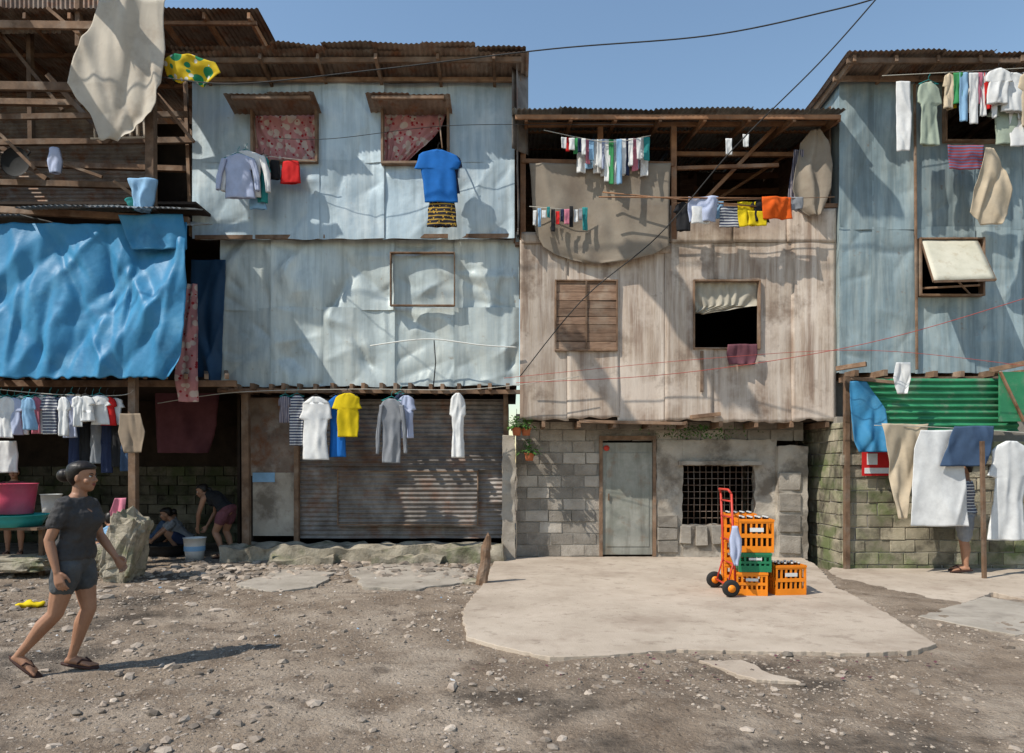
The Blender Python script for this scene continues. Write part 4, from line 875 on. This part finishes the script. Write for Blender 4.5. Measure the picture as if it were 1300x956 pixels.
    for S in('L','R'):
        a,k_=J['p'+S],J['k'+S]; q=a.lerp(k_,short); chain(m,[a,a.lerp(k_,short*.6),q],[.102,.100,.092 if short<.8 else .075])
    fin(m,'shorts',bottom,.008,4,.025)
    m=MB(); hh=[(.030,-.045,.058,.040),(.055,-.022,.082,.062),(.08,.002,.102,.080),(.11,.026,.112,.086),(.14,.042,.118,.087),(.158,.066,.118,.085),(.172,.090,.117,.083),(.19,.084,.108,.077),(.208,.058,.084,.060),(.226,.022,.040,.03)] if hair!='none' else [(.07,-.04,.09,.062),(.11,-.005,.100,.075),(.14,.020,.108,.078),(.158,.050,.110,.079),(.172,.080,.109,.077),(.19,.078,.101,.071),(.208,.050,.075,.052),(.220,.018,.035,.025)]
    m.loft(headrings(hh))
    if hair=='bun': m.ball(HP(0,-.140,.105),.052,.050,.052,n=12); m.tube([HP(0,-.09,.11),HP(0,-.13,.105)],.038,10)
    elif hair=='tail': m.tube([HP(0,-.09,.12),HP(0,-.13,.09),HP(0,-.14,.0),HP(0,-.12,-.09)],[.03,.032,.028,.012],10,rnd=True)
    fin(m,'hair',m_hair,.006,2)
    m=MB(); 
    for q in(-1,1):
        m.ball(HP(q*.030,.0705,.112),.0125,.0125,.009,mi=0,n=8); m.ball(HP(q*.030,.0785,.112),.0062,.0062,.0065,mi=1,n=8)
        m.tube([HP(q*.016,.086,.128),HP(q*.030,.084,.134),HP(q*.047,.070,.130)],[.0025,.0035,.002],6,mi=1); m.tube([HP(q*.018,.082,.117),HP(q*.030,.084,.1195),HP(q*.043,.075,.117)],.0026,6,mi=1)
    m.tube([HP(-.023,.076,.052),HP(-.010,.088,.056),HP(0,.090,.0545),HP(.010,.088,.056),HP(.023,.076,.052)],[.002,.0055,.005,.0055,.002],6,mi=2)
    m.tube([HP(-.021,.076,.050),HP(0,.089,.0455),HP(.021,.076,.050)],[.002,.0068,.002],6,mi=2)
    m.v=[tuple(T@V(v)) for v in m.v]; m.obj('face',[m_eyew,m_eyed,m_lip],root)
    return root
m_dgrey=M('cloth_darkgrey',(.034,.032,.032),(.058,.055,.055),8,bump=.3,bs=60); m_dshort=M('cloth_shorts',(.04,.045,.05),(.085,.09,.095),8,bump=.3,bs=60)
figure('walking_woman',(-3.33,5.2,0.012),.03,dict(pel=(0,0,.85),chest=(.025,0,1.09),neck=(.03,0,1.335),head=(.055,0,1.372),hf=(1,.02,-.06),hup=(.06,0,1),
 sL=(.03,.150,1.262),eL=(.07,.20,1.02),wL=(.21,.18,.84),sR=(.01,-.150,1.265),eR=(-.07,-.195,1.01),wR=(.0,-.215,.78),nL=(0,-1,0),nR=(0,1,0),
 pL=(0,.085,.80),kL=(.055,.085,.455),aL=(-.075,.08,.075),fL=(.09,.075,.022),pR=(0,-.085,.80),kR=(-.09,-.09,.45),aR=(-.36,-.095,.14),fR=(-.235,-.095,.022)),
 m_dgrey,m_dshort,voxel=.0055,short=.40,sleeve=.52)
figure('bending_woman',(X(283,11.9),11.9,0),math.pi-.3,dict(pel=(-.08,0,.80),chest=(.10,0,1.0),neck=(.30,0,1.08),head=(.39,0,1.04),hf=(.75,.5,-.55),hup=(.45,0,.9),
 sL=(.26,.16,1.02),eL=(.34,.19,.75),wL=(.42,.12,.52),sR=(.26,-.16,1.02),eR=(.33,-.19,.75),wR=(.42,-.10,.52),
 pL=(-.08,.085,.76),kL=(.06,.12,.44),aL=(-.10,.11,.08),fL=(.06,.12,.022),pR=(-.08,-.085,.76),kR=(.04,-.12,.44),aR=(-.12,-.11,.08),fR=(.04,-.12,.022)),C['black'],C['maroon'],s=1.02,voxel=.009,sleeve=0,short=.4,hair='tail')
def squat(nm,loc,yaw,top,bot,s=1,hair='bun'):
    figure(nm,loc,yaw,dict(pel=(-.16,0,.22),chest=(-.02,0,.42),neck=(.10,0,.62),head=(.16,0,.62),hf=(1,.1,-.5),hup=(.3,0,1),
     sL=(.08,.16,.56),eL=(.26,.18,.40),wL=(.40,.08,.26),sR=(.08,-.16,.56),eR=(.26,-.18,.40),wR=(.40,-.08,.26),
     pL=(-.14,.09,.20),kL=(.20,.17,.40),aL=(.0,.14,.08),fL=(.16,.16,.022),pR=(-.14,-.09,.20),kR=(.20,-.17,.40),aR=(.0,-.14,.08),fR=(.16,-.16,.022)),top,bot,s=s,voxel=.009,sleeve=.5,short=.6,hair=hair)
squat('squatting_woman',(X(225,12.6),12.6,0),math.pi+.5,C['grey'],C['navy'])
squat('squatting_child',(X(205,12.9),12.9,0),.4,C['jeans'],C['black'],.9)
squat('squatting_woman',(X(142,10.4),10.4,.0),2.2,C['sky'],C['jeans'],1.05,'tail')
stand=dict(pel=(0,0,.85),chest=(.01,0,1.09),neck=(0,0,1.335),head=(.012,0,1.375),hf=(1,0,-.1),sL=(0,.165,1.265),eL=(.02,.215,1.0),wL=(.12,.20,.80),sR=(0,-.165,1.265),eR=(.02,-.215,1.0),wR=(.12,-.2,.80),
 pL=(0,.085,.80),kL=(.02,.10,.44),aL=(0,.10,.075),fL=(.16,.11,.022),pR=(0,-.085,.80),kR=(.02,-.10,.44),aR=(0,-.10,.075),fR=(.16,-.11,.022))
figure('standing_woman',(X(18,12.3),12.3,0),-1.2,stand,C['maroon'],C['navy'],voxel=.01)
st2=dict(stand); st2.update(eL=(.12,.22,1.12),wL=(.25,.2,1.32),eR=(.12,-.22,1.12),wR=(.25,-.2,1.32),hL=(.2,0,1),hR=(.2,0,1))
figure('man_behind_laundry',(X(1226,10.55),10.55,-.04),math.pi*.85,st2,C['stripe'],C['grey'],s=1.06,voxel=.009,short=.85,hair='none',fem=False)

# ================= camera, light, sky
cam=bpy.data.cameras.new('camera'); co=bpy.data.objects.new('camera',cam); col.objects.link(co)
co.location=(0,0,EYE); co.rotation_euler=(math.pi/2,0,0); cam.lens=24; cam.sensor_width=36; cam.shift_y=117/1300; cam.clip_end=3000; cam.clip_start=.05
scene.camera=co
LD=V((.57,.34,-.745)).normalized()
sun=bpy.data.lights.new('sun','SUN'); sun.energy=5; sun.angle=math.radians(.5); sun.color=(1,.94,.84); so=bpy.data.objects.new('sun',sun); col.objects.link(so)
so.rotation_euler=LD.to_track_quat('-Z','Y').to_euler()
w=bpy.data.worlds.new('World'); scene.world=w; w.use_nodes=True; nt=w.node_tree; sk=nt.nodes.new('ShaderNodeTexSky'); sk.sky_type='NISHITA'; sk.sun_disc=False
sk.sun_elevation=math.asin(-LD.z); sk.sun_rotation=math.atan2(-LD.x,-LD.y); sk.air_density=1.6; sk.dust_density=.2; sk.ozone_density=3.0
nt.links.new(sk.outputs[0],nt.nodes['Background'].inputs[0]); nt.nodes['Background'].inputs[1].default_value=.15
scene.view_settings.view_transform='Standard'; scene.view_settings.look='None'; scene.view_settings.exposure=0
